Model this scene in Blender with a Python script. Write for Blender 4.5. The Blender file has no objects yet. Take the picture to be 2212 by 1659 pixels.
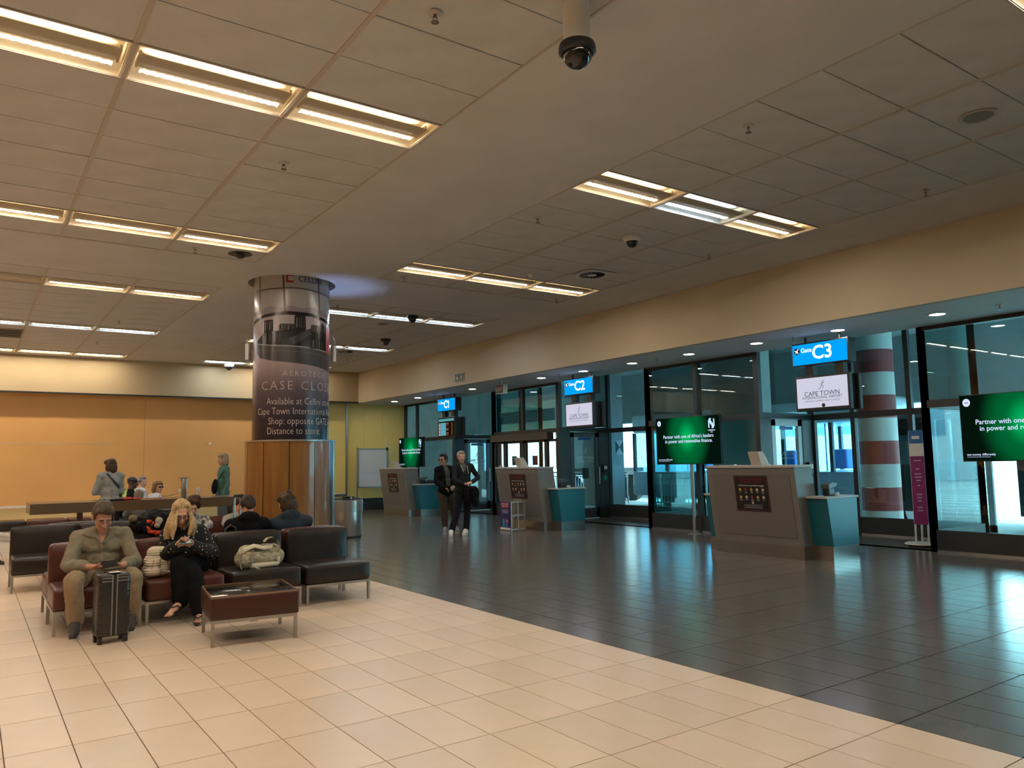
import bpy, bmesh, math, random
from mathutils import Vector, Matrix, Euler, noise
random.seed(7)
SC = bpy.context.scene
COL = SC.collection
PI = math.pi
V = Vector

# ---------------------------------------------------------------- camera
EYE = 1.42
def cam_axes(yaw, pitch, roll):
    cy, sy, cp, sp = math.cos(yaw), math.sin(yaw), math.cos(pitch), math.sin(pitch)
    f = V((sy*cp, cy*cp, sp)); r0 = V((cy, -sy, 0)); u0 = r0.cross(f)
    r = math.cos(roll)*r0 + math.sin(roll)*u0
    u = -math.sin(roll)*r0 + math.cos(roll)*u0
    return r, u, f
_r, _u, _f = cam_axes(math.radians(35.093), math.radians(5.777), math.radians(-0.996))
cam_data = bpy.data.cameras.new('camera')
cam_data.sensor_width = 36.0
cam_data.lens = 1663.67/2212*36.0
cam_data.clip_end = 500
cam = bpy.data.objects.new('camera', cam_data)
COL.objects.link(cam)
cam.matrix_world = Matrix(((_r.x, _u.x, -_f.x, 0), (_r.y, _u.y, -_f.y, 0), (_r.z, _u.z, -_f.z, EYE), (0, 0, 0, 1)))
SC.camera = cam

# ---------------------------------------------------------------- sky, sun, exposure
SC.view_settings.view_transform = 'Standard'
SC.view_settings.look = 'None'
SC.view_settings.gamma = 1.0
SC.view_settings.exposure = 0.14
SC.view_settings.use_curve_mapping = False
world = bpy.data.worlds.new('sky'); SC.world = world
world.use_nodes = True
_bg = world.node_tree.nodes['Background']
_bg.inputs[0].default_value = (0.50, 0.86, 1.0, 1)
_bg.inputs[1].default_value = 20.0
_sun = bpy.data.lights.new('sun', 'SUN'); _sun.energy = 14.0; _sun.angle = math.radians(1.5); _sun.color = (0.95, 0.98, 1.0)
sun = bpy.data.objects.new('sun', _sun); COL.objects.link(sun)
sun.rotation_euler = (math.radians(38), math.radians(20), 0)
SC.cycles.max_bounces = 8
SC.cycles.diffuse_bounces = 4
SC.cycles.glossy_bounces = 4
SC.cycles.transparent_max_bounces = 16
SC.cycles.sample_clamp_indirect = 6.0
SC.cycles.caustics_reflective = False
SC.cycles.caustics_refractive = False

# ---------------------------------------------------------------- materials
MATS = {}
def mat(name, col, rough=0.5, metal=0.0, spec=0.5, emit=None, estr=0.0, nz=0.0, nscale=8.0, bump=0.0, bscale=40.0, coat=0.0, sheen=0.0, col2=None, stretch=None, bdist=0.01):
    """Principled material with procedural colour variation and relief."""
    if name in MATS: return MATS[name]
    m = bpy.data.materials.new(name); m.use_nodes = True
    nt = m.node_tree; b = nt.nodes['Principled BSDF']
    b.inputs['Base Color'].default_value = (*col, 1)
    b.inputs['Roughness'].default_value = rough
    b.inputs['Metallic'].default_value = metal
    b.inputs['Specular IOR Level'].default_value = spec
    b.inputs['Coat Weight'].default_value = coat
    b.inputs['Sheen Weight'].default_value = sheen
    if emit:
        b.inputs['Emission Color'].default_value = (*emit, 1)
        b.inputs['Emission Strength'].default_value = estr
    if nz > 0 or bump > 0 or col2:
        tc = nt.nodes.new('ShaderNodeTexCoord'); mp = nt.nodes.new('ShaderNodeMapping')
        nt.links.new(tc.outputs['Object'], mp.inputs[0])
        if stretch: mp.inputs['Scale'].default_value = stretch
    if nz > 0 or col2:
        n = nt.nodes.new('ShaderNodeTexNoise'); n.inputs['Scale'].default_value = nscale; n.inputs['Detail'].default_value = 5
        nt.links.new(mp.outputs[0], n.inputs['Vector'])
        mx = nt.nodes.new('ShaderNodeMix'); mx.data_type = 'RGBA'
        c2 = col2 if col2 else tuple(c*(1-nz) for c in col)
        c1 = col if col2 else tuple(min(1, c*(1+nz*0.5)) for c in col)
        mx.inputs[6].default_value = (*c1, 1); mx.inputs[7].default_value = (*c2, 1)
        rp = nt.nodes.new('ShaderNodeValToRGB'); rp.color_ramp.elements[0].position = .35; rp.color_ramp.elements[1].position = .65
        nt.links.new(n.outputs[0], rp.inputs[0]); nt.links.new(rp.outputs[0], mx.inputs[0])
        nt.links.new(mx.outputs[2], b.inputs['Base Color'])
    if bump > 0:
        n2 = nt.nodes.new('ShaderNodeTexNoise'); n2.inputs['Scale'].default_value = bscale; n2.inputs['Detail'].default_value = 4
        nt.links.new(mp.outputs[0], n2.inputs['Vector'])
        bp = nt.nodes.new('ShaderNodeBump'); bp.inputs['Strength'].default_value = bump; bp.inputs['Distance'].default_value = bdist
        nt.links.new(n2.outputs[0], bp.inputs['Height']); nt.links.new(bp.outputs[0], b.inputs['Normal'])
    MATS[name] = m
    return m

def emis(name, col, strength, onesided=False):
    if name in MATS: return MATS[name]
    m = bpy.data.materials.new(name); m.use_nodes = True
    nt = m.node_tree; nt.nodes.clear()
    out = nt.nodes.new('ShaderNodeOutputMaterial'); e = nt.nodes.new('ShaderNodeEmission')
    e.inputs[0].default_value = (*col, 1); e.inputs[1].default_value = strength
    if onesided:      # an opaque-backed lamp lens: only its front gives off light
        g = nt.nodes.new('ShaderNodeNewGeometry'); d = nt.nodes.new('ShaderNodeBsdfDiffuse'); mx = nt.nodes.new('ShaderNodeMixShader')
        nt.links.new(g.outputs['Backfacing'], mx.inputs[0]); nt.links.new(e.outputs[0], mx.inputs[1]); nt.links.new(d.outputs[0], mx.inputs[2])
        nt.links.new(mx.outputs[0], out.inputs[0])
    else:
        nt.links.new(e.outputs[0], out.inputs[0])
    MATS[name] = m
    return m

def glassmat(name, tint, ior=1.5, rough=0.0, dirt=0.0):
    if name in MATS: return MATS[name]
    m = bpy.data.materials.new(name); m.use_nodes = True
    nt = m.node_tree; nt.nodes.clear()
    out = nt.nodes.new('ShaderNodeOutputMaterial')
    t = nt.nodes.new('ShaderNodeBsdfTransparent'); t.inputs[0].default_value = (*tint, 1)
    g = nt.nodes.new('ShaderNodeBsdfGlossy'); g.inputs['Roughness'].default_value = rough; g.inputs[0].default_value = (1, 1, 1, 1)
    lw = nt.nodes.new('ShaderNodeLayerWeight'); lw.inputs[0].default_value = .5
    pw_ = nt.nodes.new('ShaderNodeMath'); pw_.operation = 'POWER'; pw_.inputs[1].default_value = 5.0
    f = nt.nodes.new('ShaderNodeMath'); f.operation = 'MULTIPLY_ADD'; f.inputs[1].default_value = .95; f.inputs[2].default_value = ((ior-1)/(ior+1))**2
    nt.links.new(lw.outputs['Facing'], pw_.inputs[0]); nt.links.new(pw_.outputs[0], f.inputs[0])
    mx = nt.nodes.new('ShaderNodeMixShader')
    nt.links.new(f.outputs[0], mx.inputs[0]); nt.links.new(t.outputs[0], mx.inputs[1]); nt.links.new(g.outputs[0], mx.inputs[2])
    last = mx
    if dirt > 0:
        d = nt.nodes.new('ShaderNodeBsdfDiffuse'); d.inputs[0].default_value = (.6, .68, .7, 1)
        m2 = nt.nodes.new('ShaderNodeMixShader'); m2.inputs[0].default_value = dirt
        nt.links.new(mx.outputs[0], m2.inputs[1]); nt.links.new(d.outputs[0], m2.inputs[2]); last = m2
    nt.links.new(last.outputs[0], out.inputs[0])
    MATS[name] = m
    return m

# ---------------------------------------------------------------- helpers
MW = {}
def link(o):
    COL.objects.link(o); return o
def tag(o, label=None, cat=None, group=None, kind=None):
    if label: o['label'] = label
    if cat: o['category'] = cat
    if group: o['group'] = group
    if kind: o['kind'] = kind
    return o
def thing(name, label, cat, loc=(0, 0, 0), rz=0.0, group=None, kind=None):
    o = bpy.data.objects.new(name, None); o.empty_display_size = 0.1
    link(o); o.location = loc; o.rotation_euler = (0, 0, rz)
    MW[o.name] = Matrix.Translation(V(loc)) @ Matrix.Rotation(rz, 4, 'Z')
    return tag(o, label, cat, group, kind)

class G:
    """collects geometry; build() links it as ONE mesh object"""
    def __init__(s): s.v = []; s.f = []
    def add(s, vs, fs, M=None):
        b = len(s.v)
        s.v += [(M @ V(p) if M else V(p)) for p in vs]
        s.f += [tuple(i+b for i in f) for f in fs]
        return s
    def box(s, x0, x1, y0, y1, z0, z1, M=None):
        return s.add([(x0,y0,z0),(x1,y0,z0),(x1,y1,z0),(x0,y1,z0),(x0,y0,z1),(x1,y0,z1),(x1,y1,z1),(x0,y1,z1)],
              [(0,3,2,1),(4,5,6,7),(0,1,5,4),(1,2,6,5),(2,3,7,6),(3,0,4,7)], M)
    def rbox(s, x0, x1, y0, y1, z0, z1, r=.02, seg=3, bulge=0.0, n=6, M=None):
        """rounded cushion-like box"""
        bm = bmesh.new(); bmesh.ops.create_cube(bm, size=1)
        sx, sy, sz = x1-x0, y1-y0, z1-z0
        for v in bm.verts: v.co = V((v.co.x*sx, v.co.y*sy, v.co.z*sz))
        if r > 0: bmesh.ops.bevel(bm, geom=list(bm.edges), offset=min(r, .48*min(sx,sy,sz)), segments=seg, profile=.5, affect='EDGES')
        if bulge:
            bmesh.ops.subdivide_edges(bm, edges=[e for e in bm.edges if e.calc_length() > .12], cuts=n, use_grid_fill=True)
            for v in bm.verts:
                a, b, c = v.co.x/sx*2, v.co.y/sy*2, v.co.z/sz*2
                k = max(0, 1-a*a)*max(0, 1-b*b)*(1 if c > 0 else .2) if abs(c) > .9 else 0
                k2 = max(0, 1-a*a)*max(0, 1-c*c) if abs(b) > .9 else 0
                v.co.z += math.copysign(bulge*k, c); v.co.y += math.copysign(bulge*k2*.7, b)
        c0 = V(((x0+x1)/2, (y0+y1)/2, (z0+z1)/2))
        bm.verts.index_update()
        s.add([v.co+c0 for v in bm.verts], [tuple(v.index for v in f.verts) for f in bm.faces], M); bm.free()
        return s
    def prism(s, poly, d0, d1, axis='y', M=None):
        """extrude a 2-D polygon: axis y: poly=(x,z); axis x: poly=(y,z); axis z: poly=(x,y)"""
        n = len(poly)
        def P(p, d): return {'y': (p[0], d, p[1]), 'x': (d, p[0], p[1]), 'z': (p[0], p[1], d)}[axis]
        vs = [P(p, d0) for p in poly]+[P(p, d1) for p in poly]
        fs = [tuple(range(n)), tuple(range(2*n-1, n-1, -1))]+[(i, i+n, (i+1) % n+n, (i+1) % n) for i in range(n)]
        return s.add(vs, fs, M)
    def cone(s, p0, p1, r0, r1=None, n=12, cap=True, M=None):
        p0, p1 = V(p0), V(p1); r1 = r0 if r1 is None else r1
        d = (p1-p0); d = d.normalized() if d.length > 1e-9 else V((0, 0, 1))
        a = d.orthogonal().normalized(); b = d.cross(a)
        vs = []
        for p, r in ((p0, r0), (p1, r1)):
            vs += [p+a*(r*math.cos(2*PI*i/n))+b*(r*math.sin(2*PI*i/n)) for i in range(n)]
        fs = [(i, (i+1) % n, (i+1) % n+n, i+n) for i in range(n)]
        if cap: fs += [tuple(range(n-1, -1, -1)), tuple(range(n, 2*n))]
        return s.add(vs, fs, M)
    def tube(s, pts, r, n=8, M=None, flat=1.0):
        pts = [V(p) for p in pts]; R = r if isinstance(r, (list, tuple)) else [r]*len(pts)
        vs = []; prev = None
        for i, p in enumerate(pts):
            d = (pts[min(i+1, len(pts)-1)]-pts[max(i-1, 0)]).normalized()
            a = (prev - d*prev.dot(d)).normalized() if prev is not None and (prev - d*prev.dot(d)).length > 1e-6 else d.orthogonal().normalized()
            prev = a; b = d.cross(a)
            vs += [p+a*(R[i]*math.cos(2*PI*k/n))+b*(R[i]*flat*math.sin(2*PI*k/n)) for k in range(n)]
        fs = [(i*n+k, i*n+(k+1) % n, (i+1)*n+(k+1) % n, (i+1)*n+k) for i in range(len(pts)-1) for k in range(n)]
        fs += [tuple(range(n-1, -1, -1)), tuple(range((len(pts)-1)*n, len(pts)*n))]
        return s.add(vs, fs, M)
    def lathe(s, prof, c=(0, 0, 0), n=24, M=None, a0=0.0, a1=2*PI):
        full = abs(a1-a0-2*PI) < 1e-6; m = n if full else n+1
        vs = []
        for r, z in prof:
            vs += [(c[0]+r*math.cos(a0+(a1-a0)*k/n), c[1]+r*math.sin(a0+(a1-a0)*k/n), c[2]+z) for k in range(m)]
        fs = []
        for i in range(len(prof)-1):
            for k in range(n): fs.append((i*m+k, i*m+(k+1) % m, (i+1)*m+(k+1) % m, (i+1)*m+k))
        return s.add(vs, fs, M)
    def ball(s, c, r, n=12, m=8, M=None):
        rx, ry, rz = (r, r, r) if not isinstance(r, (tuple, list)) else r
        vs = [(0, 0, rz)]+[(rx*math.sin(PI*i/m)*math.cos(2*PI*k/n), ry*math.sin(PI*i/m)*math.sin(2*PI*k/n), rz*math.cos(PI*i/m)) for i in range(1, m) for k in range(n)]+[(0, 0, -rz)]
        fs = [(0, 1+k, 1+(k+1) % n) for k in range(n)]
        for i in range(m-2):
            fs += [(1+i*n+k, 1+(i+1)*n+k, 1+(i+1)*n+(k+1) % n, 1+i*n+(k+1) % n) for k in range(n)]
        e = 1+(m-1)*n
        fs += [(e, 1+(m-2)*n+(k+1) % n, 1+(m-2)*n+k) for k in range(n)]
        c = V(c)
        if M is None: return s.add([V(p)+c for p in vs], fs)
        return s.add([(M.to_3x3() @ V(p))+c for p in vs], fs)
    def mesh(s, name, smooth=False, M=None):
        me = bpy.data.meshes.new(name)
        me.from_pydata([tuple(M @ p) if M else tuple(p) for p in s.v], [], s.f)
        if smooth:
            me.polygons.foreach_set('use_smooth', [True]*len(me.polygons))
            if smooth == 'auto':
                try: me.set_sharp_from_angle(angle=math.radians(40))
                except Exception: pass
        me.update()
        return me
    def build(s, name, m, parent=None, smooth=False, world=False, origin=False):
        M = None
        if parent is not None and world: M = MW[root_of(parent).name].inverted()
        off = None
        if parent is None and origin and s.v:
            xs = [p.x for p in s.v]; ys = [p.y for p in s.v]; zs = [p.z for p in s.v]
            off = V(((min(xs)+max(xs))/2, (min(ys)+max(ys))/2, min(zs))); M = Matrix.Translation(-off)
        me = s.mesh(name, smooth, M); me.materials.append(m)
        o = link(bpy.data.objects.new(name, me))
        if off is not None: o.location = off
        if parent is not None: o.parent = parent
        return o
def root_of(o):
    while o.parent is not None: o = o.parent
    return o
def addmats(o, *ms):
    for m in ms: o.data.materials.append(m)
    return o
def inst(o, parent=None, loc=(0, 0, 0), rz=0.0, name=None):
    """a copy of a part that shares its mesh"""
    c = o.copy()
    if name: c.name = name
    link(c); c.parent = parent; c.location = loc; c.rotation_euler = (0, 0, rz)
    return c
def copy_thing(root, loc, rz=0.0, label=None, group=None):
    r = root.copy(); link(r); r.location = loc; r.rotation_euler = (0, 0, rz)
    MW[r.name] = Matrix.Translation(V(loc)) @ Matrix.Rotation(rz, 4, 'Z')
    if label: r['label'] = label
    if group: r['group'] = group
    for ch in list(root.children):
        c = ch.copy(); link(c); c.parent = r
        for g in list(ch.children):
            d = g.copy(); link(d); d.parent = c
    return r

# frames for lettering: local x = reading direction, y = up, z = towards the reader
def frame_negx(x, y, z):  # on a surface facing -X (reader looks along +X)
    return Matrix(((0, 0, -1, x), (-1, 0, 0, y), (0, 1, 0, z), (0, 0, 0, 1)))
def frame_negy(x, y, z):  # on a surface facing -Y
    return Matrix(((1, 0, 0, x), (0, 0, -1, y), (0, 1, 0, z), (0, 0, 0, 1)))
def text_geo(s, size, align='CENTER', bold=0.0, xs=1.0, space=1.0, res=3):
    cu = bpy.data.curves.new('t', 'FONT'); cu.body = s; cu.size = size; cu.align_x = align; cu.align_y = 'CENTER'
    cu.resolution_u = res; cu.offset = bold*size; cu.space_character = space
    o = bpy.data.objects.new('t', cu); COL.objects.link(o)
    dg = bpy.context.evaluated_depsgraph_get()
    me = bpy.data.meshes.new_from_object(o.evaluated_get(dg))
    vs = [(v.co.x*xs, v.co.y, 0) for v in me.vertices]; fs = [tuple(p.vertices) for p in me.polygons]
    bpy.data.objects.remove(o); bpy.data.curves.remove(cu); bpy.data.meshes.remove(me)
    return vs, fs
def lettering(s, size, m, parent, M, align='CENTER', bold=0.0, xs=1.0, space=1.0, name='lettering', world=False, lift=.002):
    vs, fs = text_geo(s, size, align, bold, xs, space)
    g = G(); g.add([(x, y, lift) for x, y, z in vs], fs, M)
    return g.build(name, m, parent, world=world)
# ---------------------------------------------------------------- palette
M_plaster = mat('ceiling_paint', (.62, .605, .575), .9, nz=.05, nscale=1.5)
M_panel = mat('ceiling_tile', (.60, .585, .555), .95, nz=.06, nscale=3, bump=.25, bscale=180, bdist=.002)
M_runner = mat('ceiling_grid_paint', (.50, .44, .36), .6)
M_dark = mat('void_black', (.01, .01, .01), .9)
M_beigewall = mat('cream_wall_paint', (.52, .41, .25), .85, nz=.04, nscale=1.2)
M_bulk = mat('tan_bulkhead_paint', (.56, .48, .34), .85, nz=.04, nscale=1.0)
M_orange = mat('orange_wall_paint', (.76, .41, .135), .75, nz=.06, nscale=.8)
M_olive = mat('mustard_wall_paint', (.82, .64, .20), .45, nz=.05, nscale=.8)
M_soffit = mat('soffit_paint', (.68, .66, .66), .8, nz=.04)
M_grout_b = mat('beige_grout', (.16, .11, .08), .9)
M_grout_d = mat('dark_grout', (.012, .011, .010), .6)
M_frame = mat('charcoal_frame', (.022, .026, .027), .45)
M_alu = mat('brushed_aluminium', (.45, .45, .44), .35, metal=1.0, bump=.05, bscale=60, stretch=(1, 1, 30))
M_steel = mat('stainless_steel', (.36, .35, .335), .28, metal=1.0, nz=.08, nscale=5, stretch=(1, 1, 12))
M_chrome = mat('chrome', (.75, .75, .75), .12, metal=1.0)
M_black = mat('black_plastic', (.012, .012, .013), .4)
M_white = mat('white_plastic', (.75, .74, .70), .45)
M_glass = glassmat('window_glass', (.80, .92, .92))
M_glass_teal = glassmat('teal_tinted_glass', (.62, .92, .94))
M_glass_dim = glassmat('grey_tinted_glass', (.66, .80, .80))
def tilemat(name, col, nz, rough):
    m = mat(name, col, rough, nz=nz, nscale=2.2, spec=.75 if 'char' in name else .5)
    nt = m.node_tree; b = nt.nodes['Principled BSDF']
    # each tile a little different
    oi = nt.nodes.new('ShaderNodeObjectInfo'); hsv = nt.nodes.new('ShaderNodeHueSaturation')
    mr = nt.nodes.new('ShaderNodeMapRange'); mr.inputs[3].default_value = .95; mr.inputs[4].default_value = 1.05
    src = b.inputs['Base Color'].links[0].from_socket
    nt.links.new(oi.outputs['Random'], mr.inputs[0]); nt.links.new(mr.outputs[0], hsv.inputs['Value'])
    nt.links.new(src, hsv.inputs['Color']); nt.links.new(hsv.outputs[0], b.inputs['Base Color'])
    return m
M_tile_b = tilemat('beige_porcelain', (.73, .59, .455), .07, .28)
M_tile_d = tilemat('charcoal_porcelain', (.115, .104, .095), .08, .19)

ZC = 4.297; ZS = 3.34
XB = 9.9            # bulkhead face
XG = 11.7           # front line of the gate glazing
XR = 13.3           # back line of the gate recesses
YF = 22.8           # far wall
# ---------------------------------------------------------------- floor: grout bed and tiles
floor = G().box(-6.2, 11.75, -5.2, 23.0, -.12, -.006).build('floor', M_grout_b); tag(floor, kind='structure')
G().box(4.10, 11.75, -5.1, 22.9, -.006, -.004).build('grout_bed', M_grout_d, floor)
def gy(j): return 4.73+.601*j
bt = G().box(.003, .297, .003, .598, -.006, .0).mesh('beige_tile'); bt.materials.append(M_tile_b)
dt = G().box(.004, .296, .004, .597, -.005, .0).mesh('dark_tile'); dt.materials.append(M_tile_d)
def camera_size(x, y):
    d = x*.5725+y*.814
    if d < .8: return None
    lat = (x*.818-y*.575)/d
    if abs(lat) > .72: return None
    if 1.42/d > .66: return None
    return 1/(d*d*d)
cand_b, cand_d, rest_b, rest_d = [], [], [], []
for i in range(-20, 39):
    for j in range(-16, 31):
        x, y = .2+.3*i, gy(j)
        if x > 11.6 or y < -5 or y+.6 > 22.8: continue
        s = camera_size(x+.15, y+.3)
        dark = i >= 13
        (( (cand_d if dark else cand_b) if s else (rest_d if dark else rest_b))).append((s or 0, x, y))
for cand, rest, me, nm in ((cand_b, rest_b, bt, 'beige_tile'), (cand_d, rest_d, dt, 'dark_tile')):
    cand.sort(reverse=True)
    for s, x, y in cand[:300]:
        o = link(bpy.data.objects.new(nm, me)); o.parent = floor; o.location = (x, y, 0)
    g = G()
    for s, x, y in cand[300:]+rest:
        g.add([(x+.003, y+.003, 0), (x+.297, y+.003, 0), (x+.297, y+.598, 0), (x+.003, y+.598, 0)], [(0, 1, 2, 3)])
    o = g.build(nm+'s_beyond', M_tile_b if nm[0] == 'b' else M_tile_d, floor); tag(o, kind='stuff')

# ---------------------------------------------------------------- ceiling
bays = {'left_near': (-4.0, 3.2, .79, 10.82), 'left_far': (-4.0, 3.2, 12.65, 22.09), 'right_near': (5.08, 8.68, .79, 10.82), 'right_far': (5.08, 8.68, 12.65, 22.09)}
g = G()
g.box(-6.2, 10.0, -5.2, .79, ZC, ZC+.1); g.box(-6.2, 3.40, 10.82, 12.65, ZC, ZC+.1); g.box(4.80, 10.0, 10.82, 12.65, ZC, ZC+.1); g.box(3.40, 4.80, 10.82, 11.20, ZC, ZC+.1); g.box(3.40, 4.80, 12.60, 12.65, ZC, ZC+.1); g.box(-6.2, 10.0, 22.09, 22.6, ZC, ZC+.1)
for y0, y1 in ((.79, 10.82), (12.65, 22.09)):
    g.box(-6.2, -4.0, y0, y1, ZC, ZC+.1); g.box(3.2, 5.08, y0, y1, ZC, ZC+.1); g.box(8.68, 10.0, y0, y1, ZC, ZC+.1)
g.box(-6.2, 10.0, -5.2, 22.6, ZC+.30, ZC+.4)
ceiling = g.build('ceiling', M_plaster); tag(ceiling, kind='structure')
G().box(-4.0, 8.68, .79, 22.09, ZC+.285, ZC+.295).build('plenum_light_block', M_dark, ceiling)  # unseen black sheet added above the panels to block light and darken gaps
g = G(); n = 64; ci = []; sq = []     # round opening for the column
for k in range(n):
    a = 2*PI*k/n; m_ = max(abs(math.cos(a)), abs(math.sin(a))); ci.append((4.10+.672*math.cos(a), 11.90+.672*math.sin(a), ZC)); sq.append((4.10+.7*math.cos(a)/m_, 11.90+.7*math.sin(a)/m_, ZC))
g.add(ci+sq, [(k, n+k, n+(k+1) % n, (k+1) % n) for k in range(n)]); g.lathe([(.672, 0), (.672, .29)], (4.10, 11.90, ZC), n=64)
g.build('column_opening', M_plaster, ceiling, smooth='auto')
pm = G().box(.012, 1.188, .006, .584, .004, .03).mesh('ceiling_panel'); pm.materials.append(M_panel)
rm = G().box(-.016, .016, 0, .59, -.001, .03).mesh('ceiling_runner'); rm.materials.append(M_runner)
light_rows = {'near': {0: 1.38, 1: 5.51, 2: 9.64}, 'far': {0: 13.24, 1: 17.37, 2: 21.50}}
LY = [1.38, 5.51, 9.64, 13.24, 17.37, 21.50]
special = {}
for bn, (x0, x1, y0, y1) in bays.items():
    nc = round((x1-x0)/1.2); nr = round((y1-y0)/.59)
    for c in range(nc):
        for r in range(nr):
            y = y0+.59*r; x = x0+1.2*c
            if any(abs(y-ly) < .1 for ly in LY): continue
            o = link(bpy.data.objects.new('ceiling_panel', pm)); o.parent = ceiling
            o.location = (x, y, ZC+random.uniform(0, .003)); o.rotation_euler = (random.uniform(-.0008, .0008), random.uniform(-.0005, .0005), 0)
    for c in range(1, nc):
        g = G().box(x0+1.2*c-.018, x0+1.2*c+.018, y0, y1, ZC-.001, ZC+.03); g.build('ceiling_runner', M_runner, ceiling)
    g = G()   # edge trim round the bay
    g.box(x0, x0+.02, y0, y1, ZC-.003, ZC+.03); g.box(x1-.02, x1, y0, y1, ZC-.003, ZC+.03); g.box(x0, x1, y0, y0+.02, ZC-.003, ZC+.03); g.box(x0, x1, y1-.02, y1, ZC-.003, ZC+.03)
    g.build('bay_edge_trim', M_runner, ceiling)

# ---------------------------------------------------------------- walls
def struct(name, g, m, label=None):
    o = g.build(name, m); tag(o, label, kind='structure'); return o
wl = struct('wall_left', G().box(-6.3, -6.2, -5.2, 23.0, 0, ZC+.1), M_orange)
wb = struct('wall_back', G().box(-6.3, 11.8, -5.3, -5.2, 0, ZC+.1), M_beigewall)
wf = struct('wall_far', G().box(-6.2, 9.6, YF, YF+.15, .55, 3.6), M_orange, 'long orange wall across the far end of the hall')
G().box(-6.2, 9.6, YF, YF+.15, 0, .50).build('wall_plinth', mat('pale_yellow_paint', (.62, .48, .22), .8), wf)
G().box(-6.2, 9.6, YF-.03, YF+.1, .50, .55).build('wall_ledge', M_white, wf)
G().box(3.83, 3.838, YF-.002, YF+.01, .6, 3.3).build('panel_joint', mat('joint_brown', (.35, .2, .06), .9), wf)  # thin darker brown line along a wall panel joint
g = G()   # torn strip of old tape across the orange wall
rnd = random.Random(3)
x = .2
while x < 3.15:
    w = rnd.uniform(.08, .32)
    g.box(x, min(x+w, 3.16), YF-.004, YF+.002, 2.085+rnd.uniform(-.008, .008), 2.10+rnd.uniform(-.006, .01)); x += w+rnd.uniform(.0, .07)
g.build('tape_residue', mat('tape_residue', (.62, .50, .34), .9), wf)
G().cone((5.43, YF-.004, 2.08), (5.43, YF+.002, 2.08), .035, n=16).build('wall_patch', mat('patch', (.60, .36, .12), .8), wf)
G().cone((5.54, YF-.012, 2.09), (5.54, YF+.002, 2.09), .035, n=16).build('wall_cap', M_white, wf)
fb = struct('wall_far_bulkhead', G().box(-6.2, XB, 22.5, YF+.15, 3.36, ZC), M_beigewall, 'cream bulkhead above the orange wall')
G().box(-6.2, XB, 22.47, 22.52, 3.335, 3.375).build('bulkhead_trim', M_frame, fb)
gb = struct('wall_gate_bulkhead', G().box(XB, XB+.12, -5.2, YF+.1, ZS, ZC), M_bulk, 'tan bulkhead above the gates')
so = struct('ceiling_soffit', G().box(XB+.12, XG-.08, -5.2, YF+.1, ZS, ZS+.06).box(XG-.08, XG, -5.2, YF+.1, ZS, 4.6), M_soffit)
# mustard end wall of the gate lobby
wo = struct('wall_end', G().box(9.6, 11.8, YF, YF+.15, .36, 3.5), M_olive, 'mustard panelled wall at the far end of the gate lobby')
g = G()
for k, (a, b) in enumerate(((8.9, 9.4), (9.4, 9.9), (9.9, 10.4), (10.4, 10.9), (10.9, 11.7))):
    pass
for a, b in ((9.62, 10.222), (10.238, 10.84), (10.856, 11.46)):
    G().box(a, b, YF-.008, YF, .36, 3.36).build('wall_panel', M_olive, wo)
for k in range(4):
    G().box(9.62+.52*k, 10.132+.52*k, YF-.012, YF+.1, .0, .355).build('skirting_tile', mat('skirting_tile', (.03, .03, .03), .3), wo)
op = struct('trim_1', G().box(8.2, 9.6, YF-.02, YF+.0, .5, 3.36), M_olive)
g = G(); g.box(9.60, 9.65, YF-.05, YF, .45, 3.36); g.box(8.2, 9.62, YF-.05, YF, .47, .52); g.build('silver_edge', M_alu, op)
wr = struct('wall_right', G().box(11.7, 11.8, -5.3, -1.5, 0, 4.6), M_beigewall)

# ---------------------------------------------------------------- gate glazing
FW = .06
def bar(p0, p1, w, z0, z1, m, parent, name):
    d = (V(p1)-V(p0)); n = V((-d.y, d.x)).normalized()*w/2
    g = G().prism([tuple(V(p0)+n), tuple(V(p1)+n), tuple(V(p1)-n), tuple(V(p0)-n)], z0, z1, 'z')
    return g.build(name, m, parent)
def post(p, s, z0, z1, parent, m=None, name='mullion'):
    return G().box(p[0]-s/2, p[0]+s/2, p[1]-s/2, p[1]+s/2, z0, z1).build(name, m or M_frame, parent)
def glaze(n, p0, p1, ts, ztop, label, transom=2.17, base=.32, glass=M_glass, lowglass=None, skip_low=()):
    """a run of storefront glazing from p0 to p1 with mullions at fractions ts"""
    W = bpy.data.objects.new('window_%d' % n, None); link(W); MW[W.name] = Matrix(); tag(W, label, kind='structure')
    P0, P1 = V(p0), V(p1)
    cuts = [0.0]+list(ts)+[1.0]
    for t in cuts:
        p = P0.lerp(P1, t); post(p, .085, 0, ztop, W)
    bar(p0, p1, .07, ztop-.06, ztop, M_frame, W, 'head_rail')
    bar(p0, p1, .075, transom-.055, transom+.055, M_frame, W, 'transom')
    for k in range(len(cuts)-1):
        a, b = P0.lerp(P1, cuts[k]), P0.lerp(P1, cuts[k+1])
        bar(a, b, .012, transom+.05, ztop-.05, glass, W, 'pane')
        if k in skip_low: continue
        bar(a, b, .012, base, transom-.05, lowglass or glass, W, 'pane')
        bar(a, b, .06, 0, base, M_frame, W, 'kick_panel')
        bar(a, b, .07, 0, .03, M_alu, W, 'sill_strip')
    return W
ZT = 4.3
w1 = glaze(1, (XG, 19.65), (XG, 22.78), (.26+.48,), ZS, 'glazed front left of gate C1')
w2 = glaze(2, (XG, 14.68), (XG, 17.55), (.52,), ZS, 'glazed front around the automatic doors', skip_low=(0, 1), glass=M_glass_dim)
w3 = glaze(3, (XG, 8.87), (XG, 11.67), (.52,), ZS, 'glazed front between gates C2 and C3', lowglass=M_glass_teal, glass=M_glass_dim)
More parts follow.
